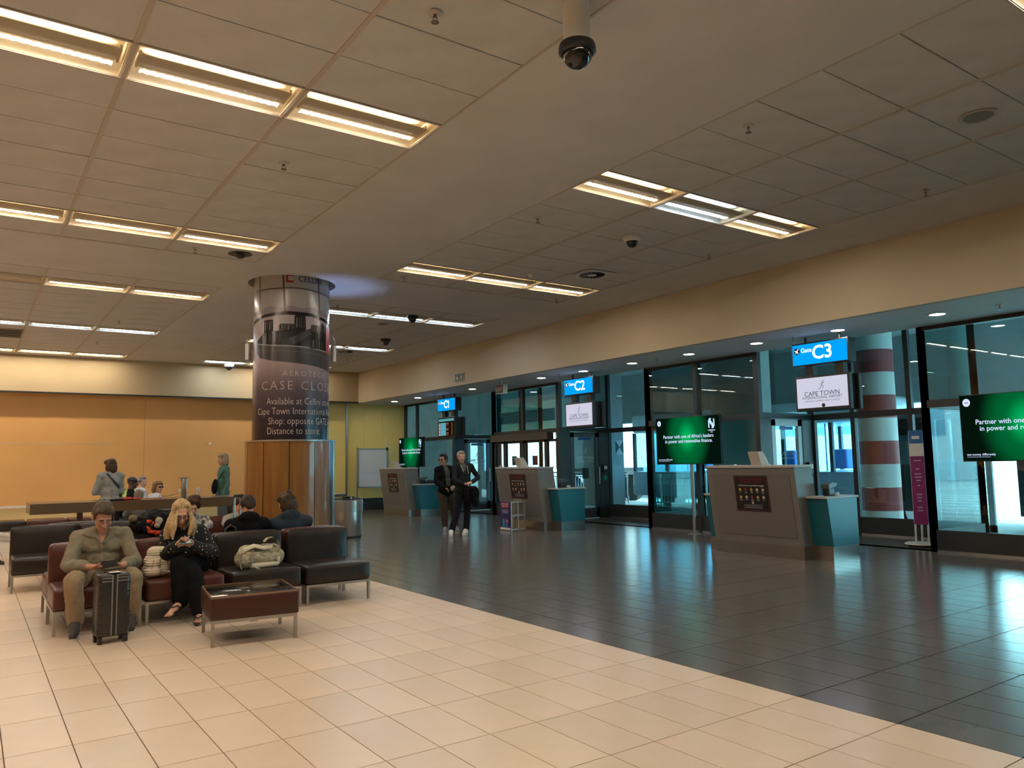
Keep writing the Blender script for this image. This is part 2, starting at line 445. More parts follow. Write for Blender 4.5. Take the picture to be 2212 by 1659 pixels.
w4 = glaze(4, (XG, -1.5), (XG, 5.88), (.33, .66), ZS, 'glazed front right of gate C3', glass=M_glass_dim)
# back walls of the recesses
w5 = glaze(5, (XR, 17.55), (XR, 19.65), (.45,), ZT, 'glazed back of the gate C1 recess')
w6 = glaze(6, (XR, 11.67), (XR, 14.68), (.5,), ZT, 'glazed back of the gate C2 recess')
w7 = glaze(7, (XR, 5.88), (XR, 8.83), (.36, .72), ZT, 'glazed back of the gate C3 recess', glass=M_glass_dim, lowglass=M_glass)
# near sides of the recesses
for n, y in ((8, 17.55), (9, 11.67), (10, 5.88)):
    glaze(n, (XG, y), (XR, y), (), ZT, 'glazed side of a gate recess', glass=M_glass_dim)
# recess floors and the far sides with the gate doors
rf = G()
for y0, y1 in ((17.55, 19.65), (11.67, 14.68), (5.88, 8.87)): rf.box(XG, XR, y0, y1, -.12, 0)
tag(rf.build('floor_recess', M_tile_d), kind='structure')
rc = G().box(XG, 13.6, -2, 23, ZT, ZT+.2)
tag(rc.build('ceiling_recess', mat('recess_ceiling', (.30, .34, .34), .8)), kind='structure')
M_doorframe = mat('door_frame_grey', (.045, .05, .052), .4)
M_doorpale = mat('door_frame_pale', (.45, .50, .52), .4)
M_print_grey = mat('frosted_print', (.62, .66, .66), .6)
def gate_door(n, y, pale, label):
    D = bpy.data.objects.new('door_%d' % n, None); link(D); MW[D.name] = Matrix(); tag(D, label, kind='structure')
    fm = M_doorpale if pale else M_doorframe
    xa, xb = XG+.12, XR-.10
    post((XG, y), .10, 0, ZT, D, name='door_post'); post((XR, y), .09, 0, ZT, D, name='door_post')
    bar((XG, y), (XR, y), .08, 2.14, 2.24, M_frame, D, 'transom'); bar((XG, y), (XR, y), .012, 2.24, ZT, M_glass_dim, D, 'fanlight')
    x0, x1 = 12.02, 12.92
    bar((XG, y), (x0-.02, y), .06, 0, 2.14, M_frame, D, 'side_panel'); bar((x1+.02, y), (XR, y), .06, 0, 2.14, M_frame, D, 'side_panel')
    leaf = G(); leaf.box(x0, x0+.11, y-.025, y+.025, .02, 2.12); leaf.box(x1-.11, x1, y-.025, y+.025, .02, 2.12); leaf.box(x0, x1, y-.025, y+.025, 2.0, 2.12); leaf.box(x0, x1, y-.025, y+.025, .02, .26)
    L = leaf.build('door_leaf', fm, D)
    bar((x0+.1, y), (x1-.1, y), .012, .25, 2.01, M_glass, L, 'pane')
    h = G().tube([(x1-.055, y-.03, .85), (x1-.055, y-.10, .85), (x1-.055, y-.10, 1.25), (x1-.055, y-.03, 1.25)], .012).build('pull_handle', M_alu, L)
    G().box(x0+.25, x1-.25, y-.012, y-.008, 1.93, 1.99).build('notice_strip', mat('blue_notice', (.02, .08, .30), .5), L)
    fy = y-.011; mx = (x0+x1)/2
    lettering('CAPE TOWN', .10, M_print_grey if not pale else mat('dark_print', (.12, .16, .17), .6), L, frame_negy(mx, fy, 1.48), xs=.95)
    lettering('INTERNATIONAL AIRPORT', .052, M_print_grey if not pale else MATS['dark_print'], L, frame_negy(mx, fy, 1.40), xs=.9)
    runner_logo(mx, fy, 1.66, .20, M_print_grey if not pale else MATS['dark_print'], L)
    G().box(13.02, 13.14, y-.09, y-.03, 1.10, 1.32).build('card_reader', M_black, D)
    G().box(13.03, 13.13, y-.095, y-.09, 1.20, 1.28).build('reader_face', M_white, D)
    G().box(13.03, 13.13, y-.08, y-.03, .92, 1.04).build('break_glass_box', mat('break_glass_green', (.02, .25, .16), .4), D)
    return D, L
def runner_logo(x, y, z, s, m, parent, negx=False):
    """a leaping figure drawn with a few strokes, as on the airport's screens and doors"""
    F = frame_negx(x, y, z) if negx else frame_negy(x, y, z)
    g = G()
    def stroke(pts, w0, w1):
        n = len(pts)
        L, R = [], []
        for i, p in enumerate(pts):
            a = V(pts[max(i-1, 0)]); b = V(pts[min(i+1, n-1)]); d = (b-a).normalized(); q = V((-d.y, d.x)); w = w0+(w1-w0)*i/(n-1)
            L.append(V(p)+q*w); R.append(V(p)-q*w)
        poly = L+R[::-1]
        g.add([(p.x*s, p.y*s, .003) for p in poly], [tuple(range(len(poly)))], F)
    stroke([(.35, .5), (.12, .12), (-.12, -.3)], .01, .03)
    stroke([(-.2, .05), (.05, .12), (.32, .2)], .015, .02)
    stroke([(-.1, -.28), (-.3, -.42)], .025, .015)
    stroke([(.05, -.02), (.22, -.12), (.12, -.42)], .03, .015)
    stroke([(.1, .22), (.1, .36)], .035, .02)
    return g.build('emblem', m, parent)
d1, l1 = gate_door(1, 19.65, False, 'grey framed glass door of gate C1')
d2, l2 = gate_door(2, 14.68, False, 'grey framed glass door of gate C2')
d3, l3 = gate_door(3, 8.87, True, 'pale framed glass door of gate C3')
G().box(12.38, 12.58, 14.66, 14.668, .98, 1.24).build('door_notice', M_black, l2)
# automatic sliding door between gates C1 and C2
D = bpy.data.objects.new('door_4', None); link(D); MW[D.name] = Matrix(); tag(D, 'automatic sliding doors between gates C1 and C2', kind='structure')
y0, y1 = 14.68, 17.55
G().box(XG-.16, XG+.05, y0+.3, y1-.05, 1.96, 2.14).build('door_operator', mat('operator_brown', (.06, .055, .05), .4), D)
for a, b, nm in ((14.72, 15.2, 'sidelight'), (15.2, 16.1, 'sliding_leaf'), (16.1, 17.0, 'sliding_leaf'), (17.0, 17.5, 'sidelight')):
    g = G(); w = .07
    g.box(XG-.03, XG+.03, a, a+w, 0, 1.97); g.box(XG-.03, XG+.03, b-w, b, 0, 1.97); g.box(XG-.03, XG+.03, a, b, 1.9, 1.97); g.box(XG-.03, XG+.03, a, b, 0, .3)
    lf = g.build(nm, M_frame, D)
    bar((XG, a+w), (XG, b-w), .012, .3, 1.9, M_glass_dim, lf, 'pane')
    if nm == 'sliding_leaf':
        my = (a+b)/2
        for z in (1.45, 1.15): G().box(XG-.035, XG-.03, my-.11, my+.11, z-.12, z+.12).build('door_notice', mat('maroon_notice', (.10, .02, .02), .5), lf)
G().box(XG-.06, XG-.03, 17.12, 17.24, 1.18, 1.34).build('push_pad', mat('pad_beige', (.35, .27, .2), .5), D)

# ---------------------------------------------------------------- outside: covered walkway and apron
M_conc = mat('concrete', (.48, .52, .51), .85, nz=.14, nscale=1.2)
M_conc_dk = mat('dark_concrete', (.30, .34, .34), .85, nz=.12, nscale=1.0)
M_ground = mat('apron_concrete', (.20, .225, .23), .8, nz=.10, nscale=.6)
def ext(name, g, m, label, cat, group=None):
    o = g.build(name, m, origin=True); return tag(o, label, cat, group)
gr = G().box(11.75, 140, -80, 140, -.25, -.13).build('ground', M_ground); tag(gr, kind='structure')
pv = G().box(11.75, 17.5, -30, 60, -.13, -.02).build('floor_walkway', mat('walkway_paving', (.34, .38, .38), .8, nz=.08, nscale=2)); tag(pv, kind='structure')
for k in range(9):
    ext('road_line', G().box(18.6+1.5*k, 18.72+1.5*k, -8+.0*k, 12, -.13, -.124), mat('road_paint', (.85, .9, .9), .7), 'painted apron line %s from the walkway' % ['first','second','third','fourth','fifth','sixth','seventh','eighth','ninth'][k], 'road marking', 'apron lines')
bw = G().box(-6.2, 11.6, 23.0, 60, -.13, 6).build('wall_sky_blocker', M_conc); tag(bw, 'unseen block beyond the far wall, added to keep sky light off outside walls', kind='structure')  # unseen block, added to keep open-sky light off the concrete outside C1
can = G().box(11.8, 20.5, -30, 60, 4.5, 4.8).build('canopy', M_conc); tag(can, 'concrete canopy over the walkway outside the gates', kind='structure')
fas = G().box(19.6, 20.0, -30, 60, 2.75, 4.5).build('canopy_fascia', M_conc_dk); tag(fas, 'dark downstand along the outer edge of the canopy', kind='structure')
wo2 = G().box(15.0, 15.3, 22.6, 36.0, -.13, 4.5).box(15.6, 16.2, 11.9, 13.3, -.13, 4.5).build('wall_outside', M_conc); tag(wo2, 'plain concrete wall panels outside the gates', kind='structure')
# painted beam bands seen through the upper panes left of gate C2
G().box(19.55, 19.6, 23.2, 36, 3.6, 3.95).build('painted_band', mat('beam_cream', (.65, .58, .44), .8), fas)
G().box(19.53, 19.6, 23.2, 36, 3.1, 3.6).build('painted_band', mat('beam_teal', (.03, .10, .11), .8), fas)
G().box(19.55, 19.6, 23.2, 36, 2.75, 3.1).build('painted_band', MATS['beam_cream'], fas)
for k in range(4):
    t = thing('walkway_lamp', 'tube lamp under the canopy, %s from gate C3' % ['first', 'second', 'third', 'fourth'][k], 'lamp', (15.2, 3.5+6.1*k, 4.42), 0, 'walkway lamps')
    G().box(-.05, .05, -.75, .75, .03, .08).build('lamp_body', M_white, t)
    G().box(-.035, .035, -.72, .72, 0, .03).build('lamp_tube', emis('walkway_tube', (.8, .95, 1), 6), t)
# striped column
t = thing('striped_column', 'round red and white striped column outside gate C3', 'column', (15.05, 8.55, -.13))
zb = 0; hs = .46
for k in range(10):
    g = G(); g.lathe([(.37, k*hs), (.37, (k+1)*hs)], n=28); g.build('paint_band', mat('column_red', (.30, .035, .04), .6) if k % 2 else mat('column_white', (.62, .64, .62), .6), t, smooth=True)
tag(G().lathe([(.24, 0), (.24, 4.63)], (17.6, 8.05, -.13), n=20).build('support_column', M_conc, smooth=True), 'plain concrete column beyond the right-hand glass', 'column')
tag(G().box(16.6, 17.2, 18.30, 19.6, -.13, 4.5).build('support_pillar', M_conc), 'square concrete pillar outside gate C2 with a black and white marker', 'pillar')
pl = bpy.data.objects['support_pillar']
g = G(); g.add([(16.84, 18.295, 2.05), (17.19, 18.295, 2.05), (17.19, 18.295, 1.6), (16.84, 18.295, 1.6)], [(0, 1, 2, 3)]); g.build('marker_board', M_white, pl)
g = G(); g.add([(16.84, 18.29, 2.05), (17.015, 18.29, 1.825), (16.84, 18.29, 1.6), (17.19, 18.29, 2.05), (17.19, 18.29, 1.6)], [(0, 1, 2), (3, 4, 1)]); g.build('marker_print', M_black, pl)
# railings
def railing(x, ya, yb, label):
    t = thing('railing', label, 'railing', (x, ya, -.02), 0, 'railings along the walkway'); L = yb-ya
    G().tube([(0, 0, 1.02), (0, L, 1.02)], .028).build('top_rail', M_alu, t); G().tube([(0, 0, .12), (0, L, .12)], .02).build('bottom_rail', M_alu, t); G().tube([(0, 0, .88), (0, L, .88)], .018).build('middle_rail', M_alu, t)
    n = int(L/.14)
    bm_ = G().box(-.018, .018, -.006, .006, .12, .88).mesh('baluster'); bm_.materials.append(mat('rail_grey', (.25, .30, .32), .5))
    for k in range(n+1):
        o = link(bpy.data.objects.new('baluster', bm_)); o.parent = t; o.location = (0, L*k/n, 0)
    for k in range(int(L/1.8)+1): G().tube([(0, min(L, 1.8*k), 0), (0, min(L, 1.8*k), 1.02)], .03).build('post', M_alu, t)
railing(17.9, 18.9, 24.0, 'walkway railing with upright bars, nearer gate C1')
railing(17.5, 15.2, 17.3, 'short walkway railing with upright bars outside gate C2')

# vehicles on the apron
def wheel(t, x, y, r, w=.25):
    G().cone((x-w/2, y, r), (x+w/2, y, r), r, n=20).build('wheel', M_black, t, smooth='auto')
M_vwhite = mat('vehicle_white', (.78, .82, .84), .35)
M_vblue = mat('vehicle_glass', (.10, .25, .34), .08, spec=.8)
t = thing('box_lorry', 'white box lorry parked outside gate C2', 'lorry', (22.5, 23.6, -.13))
G().rbox(0, 2.5, -3.6, 2.4, 1.0, 3.7, .06).build('cargo_box', M_vwhite, t, smooth='auto')
G().rbox(.05, 2.45, 2.5, 4.6, .55, 2.9, .18).build('cab', M_vwhite, t, smooth='auto'); G().box(.02, .06, 2.9, 4.2, 1.7, 2.6).build('cab_window', M_vblue, t)
G().box(.2, 2.3, -3.5, 4.4, .55, 1.0).build('chassis', M_black, t)
G().box(-.01, .0, -2.9, -1.7, 2.55, 3.3).build('side_hatch', mat('hatch_grey', (.18, .2, .22), .5), t); G().box(-.015, .0, -2.4, -1.75, 2.55, 2.95).build('hatch_sticker', mat('hatch_mauve', (.3, .26, .34), .5), t)
for y in (-2.6, -1.5, 3.6):
    for x in (.35, 2.15): wheel(t, x, y, .5)
t = thing('concrete_stand_in', 'added grey trailer standing in for concrete outside gates C1 and C2', 'stand-in', (18.9, 21.3, -.13))  # made-up trailer, put here in place of grey concrete behind the C2 door
G().rbox(0, 2.4, 0, 2.7, 1.25, 4.0, .03, 2).build('container', M_conc, t); G().box(.2, 2.2, .1, 2.6, 1.0, 1.25).build('chassis', M_black, t)
for y in (.6, 2.1):
    for x in (.3, 2.1): wheel(t, x, y, .5)
t = thing('airport_bus', 'pale blue apron bus with tall windows outside gate C3', 'bus', (18.6, 12.9, -.13))
G().rbox(0, 2.9, -2.6, 6.5, .35, 1.15, .08).build('lower_body', mat('bus_blue_grey', (.30, .42, .52), .35), t, smooth='auto')
G().rbox(0, 2.9, -2.6, 6.5, 2.45, 3.05, .12).build('roof', mat('bus_roof', (.55, .68, .74), .35), t, smooth='auto')
G().box(.05, 2.85, -2.5, 6.4, .8, .86).build('bus_floor', mat('bus_floor', (.3, .34, .36), .7), t)
for k in range(7):
    G().box(0, .09, -2.55+1.48*k, -2.45+1.48*k, 1.15, 2.45).build('window_pillar', M_frame, t); G().box(2.8, 2.9, -2.55+1.48*k, -2.45+1.48*k, 1.15, 2.45).build('window_pillar', M_frame, t)
for k in range(6): G().box(.03, .045, -2.45+1.48*k, -1.07+1.48*k, 1.15, 2.45).build('window_pane', glassmat('bus_glass', (.62, .86, .98)), t)
for k in range(5):
    G().tube([(.9, -2+1.7*k, .86), (.9, -2+1.7*k, 2.45)], .02).build('grab_pole', mat('grab_blue', (.1, .2, .6), .4), t)
    G().rbox(1.7, 2.2, -2.1+1.7*k, -1.65+1.7*k, 1.2, 1.75, .05).build('bus_seat', mat('bus_seat', (.05, .12, .3), .7), t)
for y in (-1.4, 4.9):
    for x in (.25, 2.65): wheel(t, x, y, .48)
t = thing('black_van', 'black van parked beyond the banner at gate C3', 'van', (16.6, 8.35, -.13))
G().prism([(0, .35), (0, 1.25), (.25, 2.35), (.45, 2.5), (1.6, 2.5), (1.7, .35)], 0, 1.3, 'y').build('body', mat('van_black', (.01, .012, .013), .2), t)
G().prism([(.02, 1.35), (.24, 2.3), (.26, 2.3), (.04, 1.35)], .12, 1.18, 'y').build('windscreen', mat('van_glass', (.05, .10, .11), .05), t)
G().box(.55, 1.5, -.012, 0, 1.4, 2.25).build('side_window', MATS['van_glass'], t)
for x in (.45, 1.3):
    for y in (.1, 1.2): G().cone((x, y-.1, .34), (x, y+.1, .34), .34, n=20).build('wheel', M_black, t)
t = thing('doorway_stand_in', 'added dark container standing in for a dark doorway beyond the right-hand glass', 'container', (16.4, 4.7, -.13))  # made-up container, added to darken the bright view where a doorway belongs
G().prism([(0, .35), (0, 1.9), (.25, 2.0), (1.5, 2.0), (1.5, .35)], 0, 1.9, 'y').build('container_body', mat('container_grey', (.04, .045, .05), .5), t); G().box(-.012, 0, .15, 1.75, .5, 1.8).build('curtain', mat('container_curtain', (.02, .022, .025), .7), t)
for k in range(3): G().box(-.02, -.012, .4+.5*k, .43+.5*k, .5, 1.8).build('curtain_strap', M_alu, t)
G().box(.05, 1.45, .05, 1.85, .22, .35).build('dolly_frame', M_frame, t)
for x in (.25, 1.25):
    for y in (.25, 1.65): G().cone((x, y-.06, .16), (x, y+.06, .16), .16, n=14).build('wheel', M_black, t)
# a white-framed outer door standing open beyond the right-hand glass
t = thing('open_door', 'white framed glass door standing open outside the right-hand glass', 'door', (15.1, 6.48, -.02), math.radians(90))
g = G(); g.box(0, .10, -.03, .03, 0, 2.2); g.box(.95, 1.05, -.03, .03, 0, 2.2); g.box(0, 1.05, -.03, .03, 2.1, 2.2); g.box(0, 1.05, -.03, .03, 0, .16)
g.build('leaf_frame', mat('outer_door_white', (.62, .70, .74), .4), t); G().box(.1, .95, -.006, .006, .16, 2.1).build('pane', M_glass, t)
# far background
for k, (x, y, w, h, m_, lb) in enumerate(((44, 30, 16, 6.5, (.45, .5, .52), 'long grey terminal building far across the apron'), (52, 6, 20, 5, (.55, .60, .62), 'pale hangar far across the apron'), (48, -18, 14, 6, (.40, .46, .50), 'blue-grey cargo shed far across the apron'))):
    t = thing('distant_building', lb, 'building', (x, y, -.13))
    G().box(0, 8, -w/2, w/2, 0, h).build('walls', mat('far_%d' % k, m_, .8), t); G().box(-.3, 8.3, -w/2-.3, w/2+.3, h, h+.4).build('roof', M_conc_dk, t)
    for q in range(int(w/2)): G().box(-.05, 0, -w/2+.5+2*q, -w/2+1.7+2*q, h*.45, h*.75).build('window_pane', M_vblue, t)
for k, y in enumerate((3.0, 0.2)):
    t = thing('service_van', ['white service van on the far apron, left of its pair', 'white service van on the far apron, right of its pair'][k], 'van', (30, y, -.13), 0, 'apron vans')
    G().prism([(-1.1, .35), (-1.2, 1.1), (-.7, 1.9), (2.4, 1.9), (2.5, .35)], 0, 1.7, 'y').build('body', M_vwhite, t); G().prism([(-1.12, 1.2), (-.75, 1.8), (.1, 1.8), (.1, 1.2)], -.02, 1.72, 'y').build('windows', M_vblue, t)
    for x in (-.5, 1.8):
        for yy in (.1, 1.6): G().cone((x, yy-.1, .33), (x, yy+.1, .33), .33, n=16).build('wheel', M_black, t)
# ---------------------------------------------------------------- recessed ceiling lights
M_reflect = mat('light_reflector', (.80, .70, .50), .6)
M_perf = mat('perforated_metal', (.46, .39, .27), .6, bump=.4, bscale=400, bdist=.002)
def fixture(kind):
    col = {'warm': (1.0, .85, .67), 'cool': (.80, .92, 1.0), 'pink': (1.0, .87, .76), 'dead': (1, .7, .4)}[kind]
    L = {'warm': 92, 'cool': 85, 'pink': 98, 'dead': .2}[kind]; U = {'warm': 9, 'cool': 6, 'pink': 9.5, 'dead': .15}[kind]
    t = thing('ceiling_light', 'x', 'ceiling light')
    W, D, Hh = 1.2, .59, .13
    g = G()   # trough: ends, top and two concave reflectors
    for s in (0, 1):
        pr = []
        for k in range(9):
            a = k/8*PI/2
            pr.append((.02+.22*(1-math.cos(a)), .004+.115*math.sin(a)))
        if s: pr = [(D-p[0], p[1]) for p in pr]
        vs = [(.02, p[0], p[1]) for p in pr]+[(W-.02, p[0], p[1]) for p in pr]
        n = len(pr); fs = [(i, i+1, i+1+n, i+n) if s else (i+n, i+1+n, i+1, i) for i in range(n-1)]
        g.add(vs, fs)
    g.box(.02, W-.02, .23, D-.23, .118, .122)
    g.build('reflector', mat('light_reflector_cool', (.75, .78, .78), .6) if kind == 'cool' else M_reflect, t, smooth=True)
    for xa in (.005, W-.03): G().box(xa, xa+.025, .02, D-.02, .003, .13).build('end_plate', M_reflect, t)
    g = G(); fr = .014
    g.box(0, W, 0, fr, -.004, .03).box(0, W, D-fr, D, -.004, .03).box(0, fr*.8, 0, D, -.004, .03).box(W-fr*.8, W, 0, D, -.004, .03); g.build('frame', M_runner, t)
    c = D/2
    g = G(); pr = [(c-.10+.2*k/8, .020+.012*abs(k/4-1)**2) for k in range(9)]
    vs = [(.06, a, b) for a, b in pr]+[(W-.06, a, b) for a, b in pr]; n = len(pr)
    g.add(vs, [(i, i+1, i+1+n, i+n) for i in range(n-1)]); g.box(.055, .07, c-.10, c+.10, .02, .06).box(W-.07, W-.055, c-.10, c+.10, .02, .06)
    g.build('basket', M_perf, t, smooth='auto')
    le = emis('lamp_lens_'+kind, col, L, True)
    for sgn in (1,):
        g = G(); vs, fs = [], []
        nb = 34
        for k in range(nb+1):
            x = .09+(W-.18)*k/nb; zz = .024 if k % 2 else .018
            vs += [(x, c+sgn*.103, zz), (x, c+sgn*.160, zz)]
        for k in range(nb):
            q = (2*k, 2*k+1, 2*k+3, 2*k+2) if sgn > 0 else (2*k+2, 2*k+3, 2*k+1, 2*k)
            fs.append(q)
        g.add(vs, fs); g.build('lens_strip', le, t)
    G().box(.07, W-.07, c-.05, c+.05, .052, .060).build('lamp_tray', M_perf, t)
    G().box(.1, W-.1, c-.02, c+.02, .062, .068).build('uplight_tube', emis('lamp_up_'+kind, col, U*4), t)
    return t
protos = {}
xs_all = [('left', -4.0+1.2*k) for k in range(6)]+[('right', 5.08+1.2*k) for k in range(3)]
ordn = ['first', 'second', 'third', 'fourth', 'fifth', 'sixth']
for ri, ly in enumerate(LY):
    for ci, (side, x) in enumerate(xs_all):
        k = 'warm'
        if ri == 1 and ci == 4: k = 'pink'
        if ri == 1 and ci == 7: k = 'cool'
        if ri == 3 and ci == 3: k = 'dead'
        if ri == 3 and side == 'right': k = 'cool'
        if ri == 4 and (side == 'left' or ci >= 7): k = 'cool'
        if ri == 5 and ci == 6: k = 'cool'
        if side == 'left':
            lb = 'recessed ceiling light, left bays, %s row from the camera, %s left of the central strip' % (ordn[ri], ordn[5-ci])
        else:
            lb = 'recessed ceiling light, right bays, %s row from the camera, %s right of the central strip' % (ordn[ri], ordn[ci-6])
        if k not in protos:
            t = fixture(k); t.location = (x, ly, ZC); MW[t.name] = Matrix.Translation(V((x, ly, ZC))); t['label'] = lb; t['group'] = 'recessed ceiling lights'; protos[k] = t
        else: copy_thing(protos[k], (x, ly, ZC), 0, lb, 'recessed ceiling lights')

# ---------------------------------------------------------------- soffit downlights
M_down = emis('downlight_disc', (1.0, .95, .85), 75, True)
M_down_hot = emis('downlight_disc_hot', (.92, .98, 1.0), 75, True)
dl = None
for k in range(14):
    y = 3.69+1.483*k
    if y > 22.6: break
    x = 10.80-.012*k
    lb = 'round recessed downlight in the gate soffit, %s from the right edge' % ['nearest', 'second', 'third', 'fourth', 'fifth', 'sixth', 'seventh', 'eighth', 'ninth', 'tenth', 'eleventh', 'twelfth', 'thirteenth', 'fourteenth'][k]
    t = thing('downlight', lb, 'downlight', (x, y, ZS), 0, 'soffit downlights')
    G().lathe([(.125, 0), (.13, -.006), (.10, -.010), (.092, -.002)], n=24).build('trim_ring', M_white, t, smooth='auto')
    off = k in (8, 10)
    G().lathe([(.0001, -.004), (.092, -.004)], n=24).build('lamp_disc', mat('unlit_disc', (.3, .3, .3), .4) if off else (M_down_hot if k == 4 else M_down), t)

# ---------------------------------------------------------------- sprinklers, cameras, speakers, vents on the ceiling
def sprinkler_geo():
    t = thing('sprinkler', 'x', 'sprinkler')
    G().lathe([(.001, 0), (.045, 0), (.042, -.008), (.02, -.012), (.001, -.012)][::-1], n=16).build('escutcheon', mat('sprinkler_white', (.55, .5, .45), .5), t, smooth='auto')
    g = G().cone((0, 0, -.01), (0, 0, -.03), .012, .009, 10).tube([(.012, 0, -.025), (.016, 0, -.045), (.004, 0, -.062)], .003, 6).tube([(-.012, 0, -.025), (-.016, 0, -.045), (-.004, 0, -.062)], .003, 6)
    g.build('sprinkler_head', mat('sprinkler_bronze', (.25, .2, .15), .4, metal=.6), t)
    G().cone((0, 0, -.062), (0, 0, -.066), .026, n=12).build('deflector', MATS['sprinkler_bronze'], t)
    return t
sp0 = None
spots = [(2.32, 4.09, ZC, 'left near bay, closest to the camera'), (5.42, 4.07, ZC, 'right near bay, beside the central strip'), (5.39, 7.08, ZC, 'right near bay, next to the second light row'), (8.45, 7.12, ZC, 'right near bay by the bulkhead, past the second light row'), (8.45, 4.08, ZC, 'right near bay by the bulkhead, before the second light row'),
  (2.31, 10.5, ZC, 'left near bay, past the third light row'), (2.33, 7.04, ZC, 'left near bay, between two light rows'), (5.40, 10.55, ZC, 'right near bay at its far corner'), (8.45, 10.6, ZC, 'right near bay at its far bulkhead corner'), (5.33, 13.06, ZC, 'right far bay, behind the advert column'), (2.26, 16.5, ZC, 'left far bay, before the white light row'), (2.24, 19.5, ZC, 'left far bay, past the white light row'), (2.2, 22.3, ZC, 'far end over the orange wall'), (8.3, 19.6, ZC, 'right far bay near the far wall'),
  (10.84, 4.41, ZS, 'gate soffit by the right-hand screen'), (10.75, 7.42, ZS, 'gate soffit above the C3 sign'), (10.70, 10.39, ZS, 'gate soffit right of gate C2'), (10.60, 13.28, ZS, 'gate soffit above the C2 sign'), (10.50, 18.7, ZS, 'gate soffit above the C1 sign'), (10.42, 21.7, ZS, 'gate soffit at the mustard wall')]
for x, y, z, w in spots:
    lb = 'small sprinkler head in the '+w
    if sp0 is None:
        sp0 = sprinkler_geo(); sp0.location = (x, y, z); MW[sp0.name] = Matrix.Translation(V((x, y, z))); sp0['label'] = lb; sp0['group'] = 'ceiling sprinklers'
    else: copy_thing(sp0, (x, y, z), 0, lb, 'ceiling sprinklers')
M_dome = mat('smoked_dome', (.006, .006, .007), .06, spec=.7)
def dome_cam(x, y, z, s, lb, white=True, tall=.0):
    t = thing('dome_camera', lb, 'security camera', (x, y, z))
    if tall:
        G().lathe([(.001, 0), (.085, 0), (.085, -tall), (.10, -tall-.02), (.001, -tall-.02)][::-1], n=28).build('housing', M_white, t, smooth='auto')
        G().lathe([(.112, -tall-.01), (.118, -tall-.03), (.118, -tall-.06), (.10, -tall-.075)][::-1], n=28).build('collar', M_black, t, smooth='auto')
        z0 = -tall-.065; r = .096
    else:
        G().lathe([(.001, 0), (.10*s, 0), (.10*s, -.03*s), (.075*s, -.055*s), (.001, -.055*s)][::-1], n=24).build('housing', M_white if white else M_black, t, smooth='auto')
        z0 = -.05*s; r = .068*s
    pr = [(r, z0)]+[(r*math.cos(a*PI/16), z0-r*math.sin(a*PI/16)*1.05) for a in range(1, 8)]+[(.001, z0-r*1.05)]
    G().lathe(pr[::-1], n=24).build('dome', M_dome, t, smooth=True)
dome_cam(3.02, 3.52, ZC, 1, 'large white and black dome camera hanging at the top of the view', tall=.26)
dome_cam(6.91, 7.07, ZC, 1.15, 'small white dome camera in the right near bay')
dome_cam(6.97, 13.27, ZC, 1.15, 'dark dome camera on the first light row of the right far bay', white=False)
dome_cam(7.76, 16.1, ZC, 1.2, 'dark dome camera between light rows of the right far bay', white=False)
dome_cam(5.86, 22.2, ZC, 1.4, 'white dome camera on the ceiling above the orange wall')
t = thing('ceiling_speaker', 'black round recess with a hanging cup at the corner of the left near bay', 'speaker', (2.89, 10.5, ZC)); G().lathe([(.001, -.002), (.15, -.002), (.155, .0)][::-1], n=28).build('ring', M_black, t); G().lathe([(.001, -.06), (.05, -.05), (.06, -.0)], n=16).build('cup', M_black, t, smooth=True)
for x, y, lb in ((6.954, 2.873, 'round flush loudspeaker grille in the right near bay'), (6.855, 14.35, 'round flush loudspeaker grille in the right far bay')):
    t = thing('ceiling_speaker', lb, 'speaker', (x, y, ZC), 0, 'flush loudspeakers'); G().lathe([(.115, -.001), (.14, -.006), (.15, 0)], n=32).build('rim', mat('speaker_rim', (.5, .46, .4), .6), t, smooth='auto'); G().lathe([(.001, -.004), (.115, -.004)][::-1], n=32).build('grille', mat('speaker_grille', (.22, .21, .19), .8, bump=.5, bscale=300, bdist=.002), t)
for x, y, lb in ((7.81, 8.895, 'square swirl air diffuser in the right near bay'), (7.735, 18.4, 'dark swirl air diffuser in the right far bay')):
    t = thing('air_diffuser', lb, 'air vent', (x, y, ZC), 0, 'swirl diffusers')
    g = G(); n = 28
    vs = [(.2*math.cos(2*PI*k/n), .2*math.sin(2*PI*k/n), -.006) for k in range(n)]
    sq = []
    for k in range(n):
        a = 2*PI*k/n; m_ = max(abs(math.cos(a)), abs(math.sin(a))); sq.append((.295*math.cos(a)/m_, .295*math.sin(a)/m_, -.006))
    g.add(vs+sq, [(k, (k+1) % n, n+(k+1) % n, n+k) for k in range(n)]); g.build('face_plate', mat('diffuser_white', (.62, .62, .6), .5), t)
    G().lathe([(.001, .0), (.2, .0)][::-1], n=28).build('throat', M_dark, t)
    G().lathe([(.001, -.008), (.075, -.008)][::-1], n=20).build('hub', MATS['diffuser_white'], t)
    for k in range(16):
        a = 2*PI*k/16; M = Matrix.Rotation(a, 4, 'Z'); g = G(); g.add([(.075, -.004, -.007), (.2, -.012, -.007), (.2, .006, .0), (.075, .004, -.0)], [(0, 1, 2, 3)], M); g.build('vane', mat('vane_grey', (.2, .2, .2), .5), t)
t = thing('smoke_detector', 'small round smoke detector before the third light row of the right bay', 'smoke detector', (6.97, 9.35, ZC)); G().lathe([(.001, -.045), (.03, -.045), (.035, -.03), (.055, -.02), (.055, 0)], n=20).build('body', M_white, t, smooth='auto')
t = thing('air_grille', 'dark slatted return air grille at the left edge of the far bay', 'air vent', (-.4, 18.55, ZC)); G().box(.02, 1.18, .02, 1.16, .0, .003).build('backing', M_dark, t)
